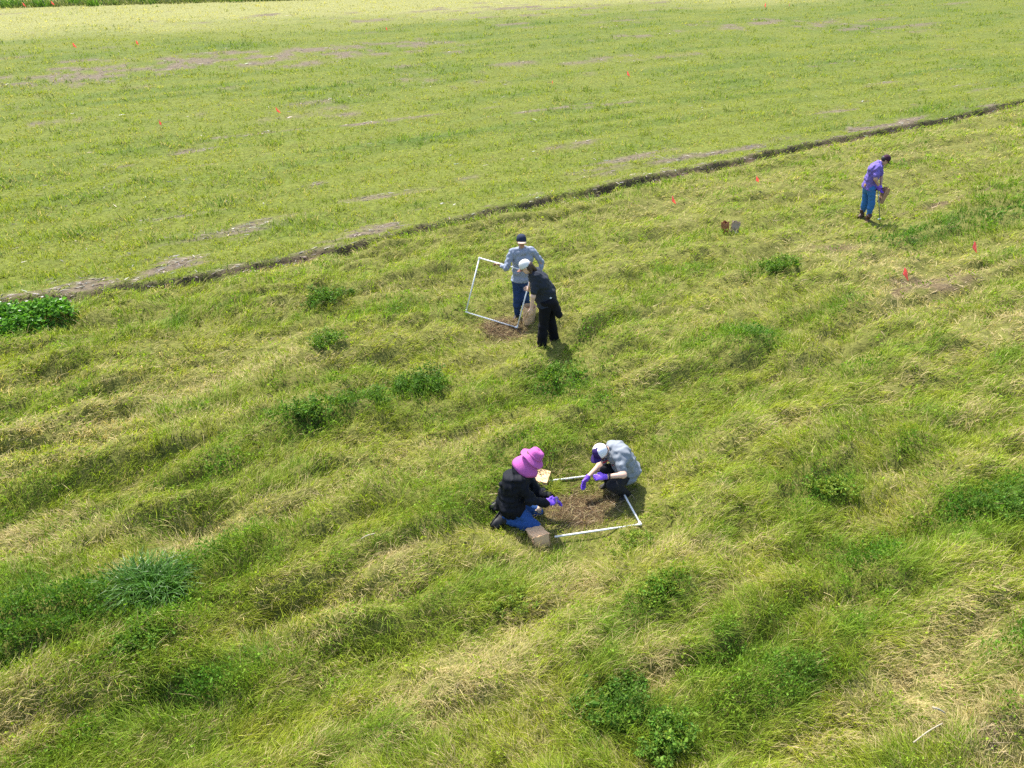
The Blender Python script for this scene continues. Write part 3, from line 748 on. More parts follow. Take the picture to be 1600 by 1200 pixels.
# ------------------------------------------------------------------ people
PURPLE_GLOVE = simple('purple_nitrile', (0.16, 0.06, 0.55), .45, .45, .08)
DARK_RUBBER = simple('dark_rubber', (0.02, 0.02, 0.022), .7, .3)
def skeleton(name, lift=0.0):
    j = {k: J(*v) for k, v in POSE[name].items()}
    base = j['pelvis'].copy(); base[2] = 0
    if name in ('bend', 'grey', 'purple'): base[:2] = (j['anL'][:2] + j['anR'][:2]) / 2
    base[2] = 0.0
    return local(j, base), base
def person_root(j, base, hands, head_f, head_u, skin, label, group=None):
    V, F, B, hc = body_mesh(j, head_f, head_u, hands, skin, .0085 if base[1] < 10 else .0115)
    o = mesh_obj('person', V, F, skin, loc=base)
    add_skin(o, face_tint(V, hc, B))
    tag(o, label, 'person', 'field crew sampling the meadow')
    return o, B, hc
def hair_solid(S, hc, B, long=False):
    r, f, u = B
    S.ell(hc + u * .020 - f * .024, (.0865, .092, .098), B, .02)
    S.trim(hc + f * .045 + u * .0, f * 1.0 - u * .55).trim(hc + u * .045, u)
    return S
def glove(j, s, hands, parent, cuff=.06):
    d, n, t, curl, ti = hands[s]
    S = Solid(); hand_prims(S, j['wr' + s], d, n, t, curl, g=.0035, thumb_in=ti)
    fd = nrm(j['el' + s] - j['wr' + s]); S.cap(j['wr' + s], j['wr' + s] + fd * (cuff + .04), .033, .039, .015); S.cut(j['wr' + s] + fd * cuff, fd)
    V, F = S.mesh(.0065); return mesh_obj('glove', V, F, PURPLE_GLOVE, parent)
def garment(name, S, mat, parent, vox=.0105):
    V, F = S.mesh(vox); return mesh_obj(name, V, F, mat, parent)
def trousers(j, mat, parent, g=.014, flare=0.0, waist=None, cuff=None, w=1.0, wr=(.007, 38)):
    S = Solid()
    S.cap(j['hipL'] * .75 + j['hipR'] * .25, j['hipR'] * .75 + j['hipL'] * .25, .117 * w + g * .6, .117 * w + g * .6, .05)
    up = nrm(j['chest'] - j['pelvis'])
    S.cap(j['pelvis'] - nrm(j['hipR'] - j['hipL']) * .05, j['pelvis'] + nrm(j['hipR'] - j['hipL']) * .05, .108 * w + g * .5, .108 * w + g * .5, .05)
    S.trim(j['pelvis'] + up * .07, up)
    for s in 'LR':
        jj = dict(j); jj['an' + s] = j['an' + s] + nrm(j['kn' + s] - j['an' + s]) * (cuff or .02)
        leg(S, jj, s, g, .045, w, flare)
        d = nrm(j['an' + s] - j['kn' + s]); S.trim(jj['an' + s] + d * .02, d) if cuff else None
    S.wrinkle(wr[0], wr[1], 5)
    return garment('trousers', S, mat, parent)

# --- kneeling, pink bucket hat
def bucket_person():
    j, base = skeleton('bucket')
    skin = skin_mat('skin_warm', (.52, .33, .23))
    hands = {'R': (np.array([.8, .25, .1]), np.array([.1, .6, -.75]), np.array([.1, .6, .7]), .55, .5), 'L': (np.array([.75, -.2, -.25]), np.array([-.1, -.5, -.8]), np.array([.4, -.7, .3]), .75, .7)}
    hf = np.array([.78, -.02, -.62]); hu = np.array([.62, .05, .78])
    o, B, hc = person_root(j, base, hands, hf, hu, skin, 'kneeling person in magenta bucket hat and black jacket beside the paper bags')
    jk = cloth('black_jacket', (.006, .007, .011), .72, .1, .0); jeans = cloth('blue_jeans', (.030, .085, .26), .85, .2)
    S = Solid(); torso(S, j, .038, 1.03)
    for s in 'LR': arm(S, j, s, .026, 'w')
    up = nrm(j['chest'] - j['pelvis'])
    S.cap(j['hipL'], j['hipR'], .145, .150, .06); S.cap(j['pelvis'] - up * .08, j['pelvis'] + up * .1, .165, .15, .06)
    S.cap(j['neck'] - B[1] * .07 + up * .0 - np.array([0, .06, 0]), j['neck'] - B[1] * .07 + np.array([0, .06, 0]), .062, .062, .04)   # folded hood
    for s in 'LR': S.cut(j['wr' + s] + nrm(j['wr' + s] - j['el' + s]) * .012, nrm(j['wr' + s] - j['el' + s])) if False else None
    S.wrinkle(.014, 34, 3)
    S.cut(j['pelvis'] - up * .16, -up)
    jo = garment('jacket', S, jk, o)
    S = Solid(); hd = j['neck'] - nrm(hf) * .10 + up * .01
    S.ell(hd, (.055, .115, .075), np.stack([nrm(hf), np.array([0, 1., 0]), np.cross(nrm(hf), np.array([0, 1., 0]))]), .03).wrinkle(.006, 34, 8); garment('hood', S, jk, jo)
    trousers(j, jeans, o, .016, .006, wr=(.008, 38))
    bt = simple('black_boot', (.012, .012, .014), .6, .35, .2)
    for s in 'LR': shoe('boot', j['an' + s], j['an' + s] + nrm(j['toe' + s] - j['an' + s]) * .17, nrm(j['kn' + s] - j['an' + s]), bt, o, DARK_RUBBER, boot=.07)
    for s in 'LR': glove(j, s, hands, o, .03)
    pink = simple('magenta_straw', (.46, .105, .35), .8, .2, .18, 160, .8, 420)
    c = hc + B[2] * .015
    prof = [(.002, .128), (.045, .126), (.070, .118), (.082, .100), (.089, .060), (.094, .030), (.100, .020), (.125, .002), (.150, -.022), (.154, -.027)]
    V, F = lathe(prof, B, c, 56, ox=1, oy=1.1, wob=.011, seed=2); hat = thick(mesh_obj('bucket_hat', V, F, pink, o), .004)
    V, F = lathe([(.0945, .056), (.0985, .050), (.0995, .038), (.099, .032)], B, c, 48, ox=1.005, oy=1.105); thick(mesh_obj('hat_band', V, F, pink, hat), .002)
    # sun flap hanging over neck and shoulders
    dn = np.array([-.05, -.02, -1.]); r_, f_, u_ = B
    FB = head_frame(np.array([.9, .0, -.42]), np.array([.42, .0, .9]))
    V, F = lathe([(.088, .005), (.100, -.03), (.125, -.07), (.150, -.11), (.166, -.150), (.172, -.185)], FB, hc + u_ * .0 - f_ * .012, 48, math.pi * .22, 2 * math.pi - math.pi * .22, oy=1.12, wob=.008, seed=4)
    thick(mesh_obj('sun_flap', V, F, pink, o), .004)
    S = Solid(); hair_solid(S, hc, B).wrinkle(.003, 60, 2); garment('hair', S, simple('hair_brown', (.05, .028, .016), .5, .4, .3), o)
# --- squatting, grey shirt
def squat_person():
    j, base = skeleton('squat')
    skin = skin_mat('skin_fair', (.60, .38, .28))
    hands = {'L': (np.array([-1, -.05, 0]), np.array([0, .5, -.8]), np.array([-.1, .8, .5]), .8, .8), 'R': (np.array([-.45, -.25, -.75]), np.array([.3, -.6, -.3]), np.array([-.6, -.5, .4]), .75, .8)}
    hf = np.array([-.62, -.42, -.66]); hu = np.array([-.45, -.45, .77])
    o, B, hc = person_root(j, base, hands, hf, hu, skin, 'squatting person in grey T-shirt and white-and-purple cap, elbows on knees')
    tee = painted_cloth('grey_printed_tee', None); blk = cloth('black_trousers', (.016, .016, .02), .8, .15)
    S = Solid(); torso(S, j, .028, 1.04)
    for s in 'LR':
        m = j['sh' + s] * .32 + j['el' + s] * .68; d = nrm(j['el' + s] - j['sh' + s])
        S.cap(j['sh' + s], m, .066, .068, .04)
    S.wrinkle(.011, 38, 4)
    up = nrm(j['chest'] - j['pelvis'])
    S.cut(j['pelvis'] - up * .06, -up)
    V, F = S.mesh(.009); t = mesh_obj('shirt', V, F, tee, o)
    # flat chest print: dark letters with a red swash
    ac = nrm(j['shR'] - j['shL']); fw = np.cross(up, ac); fw = fw if fw @ np.array([-1, -1, 0]) > 0 else -fw
    q = V - j['chest']; a, h, dd = q @ ac, q @ up, q @ fw
    T = np.tile(np.array([.205, .225, .25, 1.]), (len(V), 1))
    front = (dd > .04)
    g1 = front & (np.abs(h - .01) < .028) & (np.abs(a) < .115) & ((np.floor((a + .115) / .023) % 3) != 2); T[g1, :3] = (.03, .03, .05)
    g2 = front & (np.abs(h + .035) < .010) & (np.abs(a) < .10); T[g2, :3] = (.45, .03, .05)
    g3 = front & (np.abs(h - .012) < .008) & (np.abs(a) < .10); T[g3, :3] = (.7, .7, .72)
    fattr(t.data, 'tint', T.astype(np.float32), 'FLOAT_COLOR')
    trousers(j, blk, o, .015, .004)
    sh = simple('dark_shoe', (.03, .028, .028), .7, .3, .2)
    for s in 'LR': shoe('shoe', j['an' + s], j['an' + s] + nrm(j['toe' + s] - j['an' + s]) * .18, nrm(j['kn' + s] - j['an' + s]), sh, o, DARK_RUBBER)
    for s in 'LR': glove(j, s, hands, o, .025)
    fd = nrm(j['elL'] - j['wrL']); S = Solid(); S.cap(j['wrL'] + fd * .03, j['wrL'] + fd * .075, .042, .043, .01).cut(j['wrL'] + fd * .040, -fd).cut(j['wrL'] + fd * .062, fd)
    garment('wrist_watch', S, DARK_RUBBER, o, .005)
    cap_hat(o, hc, B, simple('white_cap_mesh', (.68, .68, .72), .8, .2, .06, 300, .4, 900), simple('purple_cap_front', (.030, .014, .095), .8, .2, .1), simple('purple_cap_front', (.030, .014, .095)))
    S = Solid(); hair_solid(S, hc, B).wrinkle(.003, 60, 2); garment('hair', S, simple('hair_auburn', (.075, .030, .018), .5, .4, .3), o)
    S = Solid(); S.ell(hc - B[2] * .075 + B[1] * .035, (.060, .062, .050), B, .02).cut(hc - B[2] * .045, B[2]).wrinkle(.002, 90, 2); garment('beard', S, MATS['hair_auburn'], o)
# --- bending, black clothes, white cap
def bend_person():
    j, base = skeleton('bend')
    skin = skin_mat('skin_light', (.62, .40, .31))
    hands = {'L': (np.array([-.05, 0, -1]), np.array([-.3, .9, 0]), np.array([-.9, -.3, 0]), .35, .3), 'R': (np.array([-.25, .8, -.2]), np.array([-.85, -.2, -.1]), np.array([-.1, .2, 1]), .85, .9)}
    hf = np.array([-.80, .10, -.55]); hu = np.array([-.50, .08, .85])
    o, B, hc = person_root(j, base, hands, hf, hu, skin, 'person in black clothes and pale cap bending over to hold the upright white frame')
    tee = cloth('charcoal_tee', (.024, .028, .038), .85, .15); blk = cloth('black_wide_trousers', (.006, .006, .008), .85, .1)
    S = Solid(); torso(S, j, .045, 1.02)
    for s in 'LR':
        m = j['sh' + s] * .3 + j['el' + s] * .7; S.cap(j['sh' + s], m, .066, .070, .04)
    up = nrm(j['chest'] - j['pelvis']); S.wrinkle(.011, 38, 6); S.cut(j['pelvis'] + up * .02, -up)
    garment('shirt', S, tee, o)
    trousers(j, blk, o, .020, .030, wr=(.008, 32))
    # jacket knotted round the waist, hanging behind
    S = Solid(); bk = np.array([1., .1, 0]); pe = j['pelvis']
    S.cap(pe - np.array([0, .1, 0]) + up * .09, pe + np.array([0, .1, 0]) + up * .09, .128, .128, .04)
    S.cap(pe + bk * .07 + np.array([0, -.10, .05]), pe + bk * .21 + np.array([0, -.11, -.20]), .10, .06, .05)
    S.cap(pe + bk * .07 + np.array([0, .10, .05]), pe + bk * .16 + np.array([0, .11, -.18]), .085, .055, .05)
    S.cap(pe + bk * .09 + np.array([0, 0, .03]), pe + bk * .20 + np.array([0, 0, -.17]), .085, .055, .05)
    S.cut(pe + up * .14, up); S.wrinkle(.007, 24, 9)
    jk = garment('tied_jacket', S, cloth('black_jacket2', (.006, .006, .009), .8, .1), o)
    tagp = pe + up * .165 + np.array([.05, -.145, 0])
    V = []; nrmv = np.array([.1, -1, .1])
    ax = nrm(np.array([.80, 0, .60]) * 1.0); ax = nrm(ax - up * (ax @ up)) if False else nrm(np.cross(up, np.array([0, 1., 0])))
    S = Solid(); S.cap(tagp - ax * .05, tagp + ax * .055, .022, .022, .01); garment('white_waist_print', S, simple('white_print', (.75, .75, .75), .8), o, .006)
    sh = simple('brown_shoe', (.07, .035, .022), .7, .3, .2)
    for s in 'LR': shoe('shoe', j['an' + s], j['an' + s] + nrm(j['toe' + s] - j['an' + s]) * .17, np.array([0, 0, 1.]), sh, o, DARK_RUBBER)
    cap_hat(o, hc, B, simple('pale_cap', (.62, .61, .58), .8, .2, .06, 300, .4, 900), simple('pale_cap', (.62, .61, .58)), simple('pale_cap_bill', (.22, .10, .07), .8))
    S = Solid(); hair_solid(S, hc, B); r_, f_, u_ = B
    S.cap(hc - f_ * .07 - u_ * .02, j['neck'] + np.array([.03, 0, .06]), .06, .05, .03); S.cap(hc - f_ * .05 - u_ * .05 - r_ * .04, hc - u_ * .20 - f_ * .02 - r_ * .05, .035, .018, .03)
    S.cap(hc - f_ * .05 - u_ * .05 + r_ * .04, hc - u_ * .22 - f_ * .0 + r_ * .05, .035, .016, .03)
    S.wrinkle(.004, 60, 3); garment('hair', S, simple('hair_dark_brown', (.055, .030, .018), .5, .4, .35), o)
# --- standing, grey long sleeves
def grey_person():
    j, base = skeleton('grey')
    skin = skin_mat('skin_tan', (.42, .25, .17))
    hands = {'R': (np.array([-.85, .35, .1]), np.array([-.3, -.2, -.9]), np.array([0, -.7, .5]), .85, .9), 'L': (np.array([-.2, -.3, -.8]), np.array([-.8, -.3, .2]), np.array([-.2, -.8, .3]), .6, .5)}
    hf = np.array([.15, -.97, .08]); hu = np.array([0, .1, 1.])
    o, B, hc = person_root(j, base, hands, hf, hu, skin, 'standing person in blue-grey long-sleeved shirt and navy cap gripping the white frame')
    tee = cloth('bluegrey_longsleeve', (.25, .28, .35), .85, .12); jn = cloth('navy_jeans', (.022, .045, .11), .85, .2)
    S = Solid(); torso(S, j, .030, .88)
    for s in 'LR': arm(S, j, s, .014, 'w')
    S.wrinkle(.011, 38, 12); up = nrm(j['chest'] - j['pelvis']); S.cut(j['pelvis'] - up * .03, -up)
    garment('shirt', S, tee, o); trousers(j, jn, o, .016, .004, w=.92)
    sh = simple('charcoal_shoe', (.025, .024, .024), .7, .3, .2)
    for s in 'LR': shoe('shoe', j['an' + s], j['an' + s] + nrm(j['toe' + s] - j['an' + s]) * .18, np.array([0, 0, 1.]), sh, o, DARK_RUBBER)
    nv = simple('navy_cap', (.016, .024, .05), .8, .2, .1)
    cap_hat(o, hc, B, nv, nv, simple('tan_cap_bill', (.50, .36, .27), .8))
    S = Solid(); hair_solid(S, hc, B); garment('hair', S, simple('hair_black', (.015, .012, .010), .5, .4, .3), o)
# --- standing far right, purple shirt
def purple_person():
    j, base = skeleton('purple')
    skin = skin_mat('skin_olive', (.44, .26, .18))
    hands = {'L': (np.array([.35, .1, -.85]), np.array([.3, .8, .1]), np.array([.8, -.3, .3]), .8, .9), 'R': (np.array([.2, -.3, -.8]), np.array([.2, -.8, .2]), np.array([.8, .2, .3]), .8, .9)}
    hf = np.array([.80, -.10, -.58]); hu = np.array([.45, 0, .85])
    o, B, hc = person_root(j, base, hands, hf, hu, skin, 'person in purple T-shirt and blue jeans working a soil probe')
    tee = cloth('purple_tee', (.15, .11, .37), .85, .1); jn = cloth('mid_blue_jeans', (.035, .13, .33), .85, .2)
    S = Solid(); torso(S, j, .032, 1.02)
    for s in 'LR':
        m = j['sh' + s] * .35 + j['el' + s] * .65; S.cap(j['sh' + s], m, .067, .072, .04)
    S.wrinkle(.011, 38, 14); up = nrm(j['chest'] - j['pelvis']); S.cut(j['pelvis'] - up * .07, -up)
    garment('shirt', S, tee, o); trousers(j, jn, o, .018, .008, cuff=.10)
    bt = simple('brown_boot', (.075, .038, .026), .6, .35, .25)
    for s in 'LR': shoe('boot', j['an' + s], j['an' + s] + nrm(j['toe' + s] - j['an' + s]) * .18, np.array([0, 0, 1.]), bt, o, DARK_RUBBER, boot=.15)
    for s in 'LR': glove(j, s, hands, o, .03)
    mr = simple('maroon_cap', (.045, .014, .030), .8, .2, .1)
    cap_hat(o, hc, B, mr, mr, mr)
    S = Solid(); hair_solid(S, hc, B); garment('hair', S, MATS['hair_black'], o)
    S = Solid(); p = j['pelvis'] + np.array([-.125, -.06, .02]); S.ell(p, (.030, .055, .075), None, .02).cut(p + np.array([0, 0, .05]), (0, 0, 1)); garment('belt_pouch', S, simple('tan_leather', (.30, .17, .07), .7, .3, .2), o)
bucket_person(); squat_person(); bend_person(); grey_person(); purple_person()

# ------------------------------------------------------------------ props
def tube(name, a, b, r, mat, parent=None, seg=14, caps=True):
    a, b = np.asarray(a, float), np.asarray(b, float); d = nrm(b - a); s = nrm(np.cross(d, [0.13, .2, 1.0])); t = np.cross(d, s)
    V = []; F = []
    for p in (a, b):
        for i in range(seg): an = 2 * PI * i / seg; V.append(p + (s * math.cos(an) + t * math.sin(an)) * r)
    for i in range(seg): k = (i + 1) % seg; F.append((i, k, seg + k, seg + i))
    F += [tuple(range(seg))[::-1], tuple(range(seg, 2 * seg))]
    o = mesh_obj(name, V, F, mat, parent)
    for p in o.data.polygons: p.use_smooth = len(p.vertices) == 4
    return o
PVC = simple('white_pvc', (.74, .74, .72), .4, .45, .05, 12)
def elbow(p, d1, d2, parent, r=.0175):
    S = Solid(); S.cap(p, p + nrm(d1) * .05, r, r, .004).cap(p, p + nrm(d2) * .05, r, r, .004)
    S.cut(p + nrm(d1) * .05, d1).cut(p + nrm(d2) * .05, d2)
    V, F = S.mesh(.0045); return mesh_obj('elbow', V, F, PVC, parent)
def pvc_frame(corners, closed, label, base):
    root = empty('quadrat_frame', base); tag(root, label, 'frame', 'white pipe sampling frames')
    C = [np.asarray(c, float) - base for c in corners]; n = len(C)
    segs = [(i, (i + 1) % n) for i in range(n if closed else n - 1)]
    for a, b in segs: tube('pipe', C[a] + nrm(C[b] - C[a]) * .012, C[b] - nrm(C[b] - C[a]) * .012, .0130, PVC, root)
    for i in range(n):
        if closed or 0 < i < n - 1: elbow(C[i], C[i - 1] - C[i], C[(i + 1) % n] - C[i], root)
    return root
BRc = J(808, 512, 13.35); BLc = J(728, 487.5, 13.80); TLc = J(749, 403, 14.14); TRc = TLc + BRc - BLc
pvc_frame([BRc, BLc, TLc, TRc], True, 'white pipe square held upright on its corner by two people', np.array([BRc[0], BRc[1], 0]))
q = np.array([1.68, 7.72, .12]); dirU = nrm(np.array([-.255, 1.06, .0])); dirV = nrm(np.array([-1.06, -.22, 0]))
qTR, qTL, qBL = q + dirU * 1.10 + [0, 0, .01], q + dirU * 1.10 + dirV * 1.18 + [0, 0, .02], q + dirV * 1.17
pvc_frame([qBL, q, qTR, qTL], False, 'open-sided white pipe square lying in the grass between the two crouching people', np.array([1.1, 8.1, 0]))

def paper(name, col): return simple(name, col, .85, .12, .06, 14, .2, 40)
KRAFT = paper('kraft_paper', (.66, .43, .24)); KRAFT_PALE = paper('pale_kraft', (.58, .43, .29)); KRAFT_RED = paper('reddish_kraft', (.33, .15, .075)); KRAFT_GREY = paper('greyish_kraft', (.34, .26, .19)); KRAFT_RED2 = paper('brown_kraft', (.36, .22, .13))
def paper_bag(label, loc, rot, w, d, h, mat, seed=0, round_=0.0, open_w=1.0, group='brown paper sample bags', lab=False):
    """block-bottom sack: four creased walls, pinched side gussets, ragged open top and a folded bottom"""
    r = np.random.default_rng(seed); root = empty('paper_bag', loc)
    if len(rot) == 2:
        zl = nrm(rot[0]); xl = nrm(np.asarray(rot[1], float) - zl * (np.asarray(rot[1], float) @ zl)); root.rotation_euler = Matrix(np.stack([xl, np.cross(zl, xl), zl], 1).tolist()).to_euler()
    else: root.rotation_euler = rot
    tag(root, label, 'paper bag', group)
    nz, ns = 12, 8; V = []; F = []
    per = []
    for k in range(4):
        c = [(-1, -1), (1, -1), (1, 1), (-1, 1)]
        a, b = c[k], c[(k + 1) % 4]
        for i in range(ns): t = i / ns; per.append((a[0] + (b[0] - a[0]) * t, a[1] + (b[1] - a[1]) * t))
    n = len(per)
    ph = r.uniform(0, 6, 6)
    for iz in range(nz + 1):
        t = iz / nz
        for x, y in per:
            X, Y = x * w / 2, y * d / 2
            if round_: L = math.hypot(X, Y); k = round_; X, Y = X * (1 - k) + k * X / L * (w + d) / 4, Y * (1 - k) + k * Y / L * (w + d) / 4
            if abs(x) > .99: X *= 1 - .30 * t * (1 - abs(y)) * (1 - round_)            # gusset
            sp = 1 + (open_w - 1) * t
            cr = .006 * (math.sin(9 * t + 7 * x + ph[0]) + math.sin(13 * y + 11 * t + ph[1]) + .7 * math.sin(23 * t + 17 * x * y + ph[2]))
            V.append((X * sp + cr, Y * sp + cr * .8, t * h + (.012 * math.sin(5 * x + ph[3]) if iz == nz else 0)))
    for iz in range(nz):
        for i in range(n): k = (i + 1) % n; F.append((iz * n + i, iz * n + k, (iz + 1) * n + k, (iz + 1) * n + i))
    thick(mesh_obj('bag_wall', V, F, mat, root, smooth=False), .0025)
    # bottom with its folded flaps
    bm = []; 
    def plate(nm, x0, x1, y0, y1, z):
        vs = [(x0, y0, z), (x1, y0, z), (x1, y1, z), (x0, y1, z)]; o = thick(mesh_obj(nm, vs, [(0, 1, 2, 3)], mat, root, smooth=False), .002); return o
    if not round_:
        plate('bag_bottom', -w / 2 + .004, w / 2 - .004, -d / 2 + .004, d / 2 - .004, .004)
        plate('bottom_flap', -w / 2 + .01, w / 2 - .01, -d / 2 + .006, d * .10, -.003)
    else:
        vs = [(w / 2 * .92 * math.cos(a), d / 2 * .92 * math.sin(a), .004) for a in np.linspace(0, 2 * PI, 24, endpoint=False)]
        thick(mesh_obj('bag_bottom', vs, [tuple(range(24))], mat, root, smooth=False), .002)
    if lab:
        vs = [(w * .05, -d / 2 - .014, h * .18), (w * .40, -d / 2 - .014, h * .18), (w * .40, -d / 2 - .014, h * .30), (w * .05, -d / 2 - .014, h * .30)]
        thick(mesh_obj('white_sticker', vs, [(0, 1, 2, 3)], simple('sticker_white', (.78, .78, .76), .6), root, smooth=False), .002)
    return root
def gz(x, y): return float(height(np.array([x]), np.array([y]))[0])
b1 = at(844, 845, .10)
paper_bag('brown paper bag lying on its side with its square bottom towards the white frame', (b1[0] + .02, b1[1] - .05, .12), ((-.36, .90, -.30), (.93, .36, 0)), .22, .19, .28, KRAFT, 3)
b2 = at(857, 752, .12)
paper_bag('pale paper bag lying beyond the kneeling person in the magenta hat', (b2[0], b2[1], .12), ((-.93, .25, .08), (.25, .93, .1)), .24, .17, .36, KRAFT, 5)
b3 = at(846, 797, .08)
paper_bag('pale bag end sticking out past the knees in blue jeans', (b3[0], b3[1], .08), ((-.95, .2, .02), (.2, .95, 0)), .15, .11, .25, KRAFT_PALE, 7)
b4 = at(825, 512)
paper_bag('tall round brown paper sack standing between the two people with the upright frame', (b4[0], b4[1], .03), (R(2), R(4), R(20)), .23, .23, .44, KRAFT, 9, .95, 1.05)
b5 = at(1133, 373); paper_bag('reddish brown paper bag, left of a pair standing open in the grass', (b5[0] - .02, b5[1], gz(*b5[:2]) + .06), (R(0), R(-11), R(38)), .13, .10, .33, KRAFT_RED, 11, 0, 1.25)
b6 = at(1143, 374); paper_bag('greyish brown paper bag with white sticker, right of a standing pair', (b6[0] + .02, b6[1] - .03, gz(*b6[:2]) + .06), (R(-4), R(5), R(-6)), .17, .10, .34, KRAFT_GREY, 13, 0, 1.08, lab=True)
hb = J(1378, 309, 19.47)
paper_bag('narrow brown paper bag hanging from the hand of the person in purple', (hb[0] - .02, hb[1], hb[2] - .13), (R(6), R(12), R(20)), .13, .10, .40, KRAFT_RED2, 15, 0, 1.1)

def soil_probe():
    top = J(1372, 296, 19.36); foot = J(1377, 347, 19.34); foot[2] = .02
    base = np.array([foot[0], foot[1], 0]); root = empty('soil_probe', base); tag(root, 'steel soil probe with cross handle pushed into the ground by the person in purple', 'soil probe')
    st = simple('probe_steel', (.22, .24, .20), .4, .5, .2, metallic=.6); wh = simple('probe_white', (.7, .7, .7), .5)
    tube('rod', foot - base - [0, 0, .08], top - base, .011, st, root)
    d = nrm(top - foot); t = nrm(np.cross(d, [0, 1, .2]))
    tube('cross_handle', top - base - t * .13, top - base + t * .13, .014, simple('black_grip', (.02, .02, .02), .7), root)
    k = foot + (top - foot) * .14
    tube('foot_step', k - base - t * .01, k - base + t * .085, .011, wh, root)
    tube('collar', foot - base + (top - foot) * .82, foot - base + (top - foot) * .86, .019, wh, root)
soil_probe()

# pin flags
FLAGM = bpy.data.materials.new('coral_vinyl'); _t, _N, _L, _P = nt(FLAGM)
_P.inputs['Base Color'].default_value = (.95, .22, .18, 1); _P.inputs['Roughness'].default_value = .45
_tr = _N.new('ShaderNodeBsdfTranslucent'); _tr.inputs[0].default_value = (1.0, .32, .27, 1); _ms = _N.new('ShaderNodeMixShader'); _ms.inputs[0].default_value = .55
_L.new(_P.outputs[0], _ms.inputs[1]); _L.new(_tr.outputs[0], _ms.inputs[2]); _L.new(_ms.outputs[0], _N['Material Output'].inputs['Surface'])
WIRE = simple('flag_wire', (.25, .25, .24), .5, .5, metallic=.7)
def pin_flag(px, py, label, k=1.0, yaw=0.0, seed=0):
    p = at(px, py, .36); x, y = p[0], p[1]; z0 = gz(x, y); r = np.random.default_rng(seed)
    root = empty('pin_flag', (x, y, z0)); root.rotation_euler = (r.normal(0, .06), r.normal(0, .06), yaw); tag(root, label, 'flag', 'coral pin flags marking the plots')
    H = .40 + .03 * r.uniform()
    tube('wire_stake', (0, 0, -.10), (0, 0, H + .1 * (k - 1)), .0022 * k, WIRE, root, 8)
    V = []; F = []; w, h = .115 * k, .145 * k; n, m = 9, 7; top = H + .1 * (k - 1)
    ph = r.uniform(0, 6)
    for i in range(n + 1):
        t = i / n
        for j in range(m + 1):
            s = j / m
            V.append((.003 + w * t * (.75 + .25 * s), .022 * k * math.sin(5 * t + ph + 2 * s) * t, top - h * s * (1 - .25 * t) - .085 * k * t * (1 + .4 * t)))
    for i in range(n):
        for j in range(m): q_ = i * (m + 1) + j; F.append((q_, q_ + 1, q_ + m + 2, q_ + m + 1))
    thick(mesh_obj('flag', V, F, FLAGM, root), .0012)
FL = [(1180, 287, 'coral pin flag halfway from the furrow to the person in purple', 1.0, .5),
      (1050, 313, 'coral pin flag nearest above the paired paper bags, beside the furrow', 1.0, -.6),
      (1515, 397, 'coral pin flag at the edge of the dark green strip, far right', 1.1, -.9),
      (1409, 438, 'nearest coral pin flag, in the dry patch below the person in purple', 1.2, -.8),
      (248, 191, 'coral pin flag in the short field, nearest on the left', 1.2, -.7),
      (434, 171, 'coral pin flag in the short field, right of the nearest left one', 1.15, -.3),
      (980, 115, 'pinkish pin flag in the short field, right of the middle pair', 1.2, .4),
      (862, 129, 'orange pin flag in the short field, left of the middle pair', 1.0, 1.2),
      (114, 71, 'pale coral pin flag far left, left of two level ones', 1.3, .3),
      (212, 66, 'pale coral pin flag far left, right of two level ones', 1.3, .9),
      (36, 7, 'coral pin flag on the far green verge, leftmost of all', 1.5, .2),
      (81, 5, 'coral pin flag on the far green verge, second from the left', 1.5, .7),
      (604, 45, 'faint pin flag in the pale far field, top middle', 1.3, 1.1),
      (1194, 8, 'coral pin flag at the top edge, left of two', 1.6, .4),
      (1234, 6, 'faint pin flag at the top edge, right of two', 1.4, 1.3)]
for i, (px, py, lb, k, yaw) in enumerate(FL): pin_flag(px, py, lb, k, yaw, 50 + i)

# pale dead stalks lying on the grass
STALK = simple('bleached_stalk', (.36, .31, .22), .8, .2, .2, 30)
def stalk(a, b, r, label):
    A, B_ = at(*a, .0), at(*b, .0); A[2] = gz(*A[:2]) + .13; B_[2] = gz(*B_[:2]) + .13
    c = (A + B_) / 2; n = 7; s = nrm(np.cross(B_ - A, [0, 0, 1])); V = []; F = []; seg = 7; rg = np.random.default_rng(int(a[0]))
    for i in range(n + 1):
        t = i / n; p = A + (B_ - A) * t + s * .006 * math.sin(3 * t + a[0]) - c + np.array([0, 0, .012 * math.sin(4 * t)])
        for k in range(seg): an = 2 * PI * k / seg; V.append(p + (s * math.cos(an) + np.array([0, 0, 1]) * math.sin(an)) * r * (1 + .25 * (i % 3 == 0)) * (1 - .25 * t))
    for i in range(n):
        for k in range(seg): k2 = (k + 1) % seg; F.append((i * seg + k, i * seg + k2, (i + 1) * seg + k2, (i + 1) * seg + k))
    F += [tuple(range(seg))[::-1], tuple(range(n * seg, n * seg + seg))]
    tag(mesh_obj('dead_stalk', V, F, STALK, loc=c), label, 'stalk', 'bleached stalks on the grass')
stalk((1438, 1152), (1461, 1146), .012, 'short thick bleached stalk near the lower right corner')
stalk((1410, 1198), (1456, 1168), .006, 'long thin bleached stalk by the bottom edge on the right')
stalk((570, 888), (592, 884), .008, 'thin white stalk in the straw left of the kneeling person')

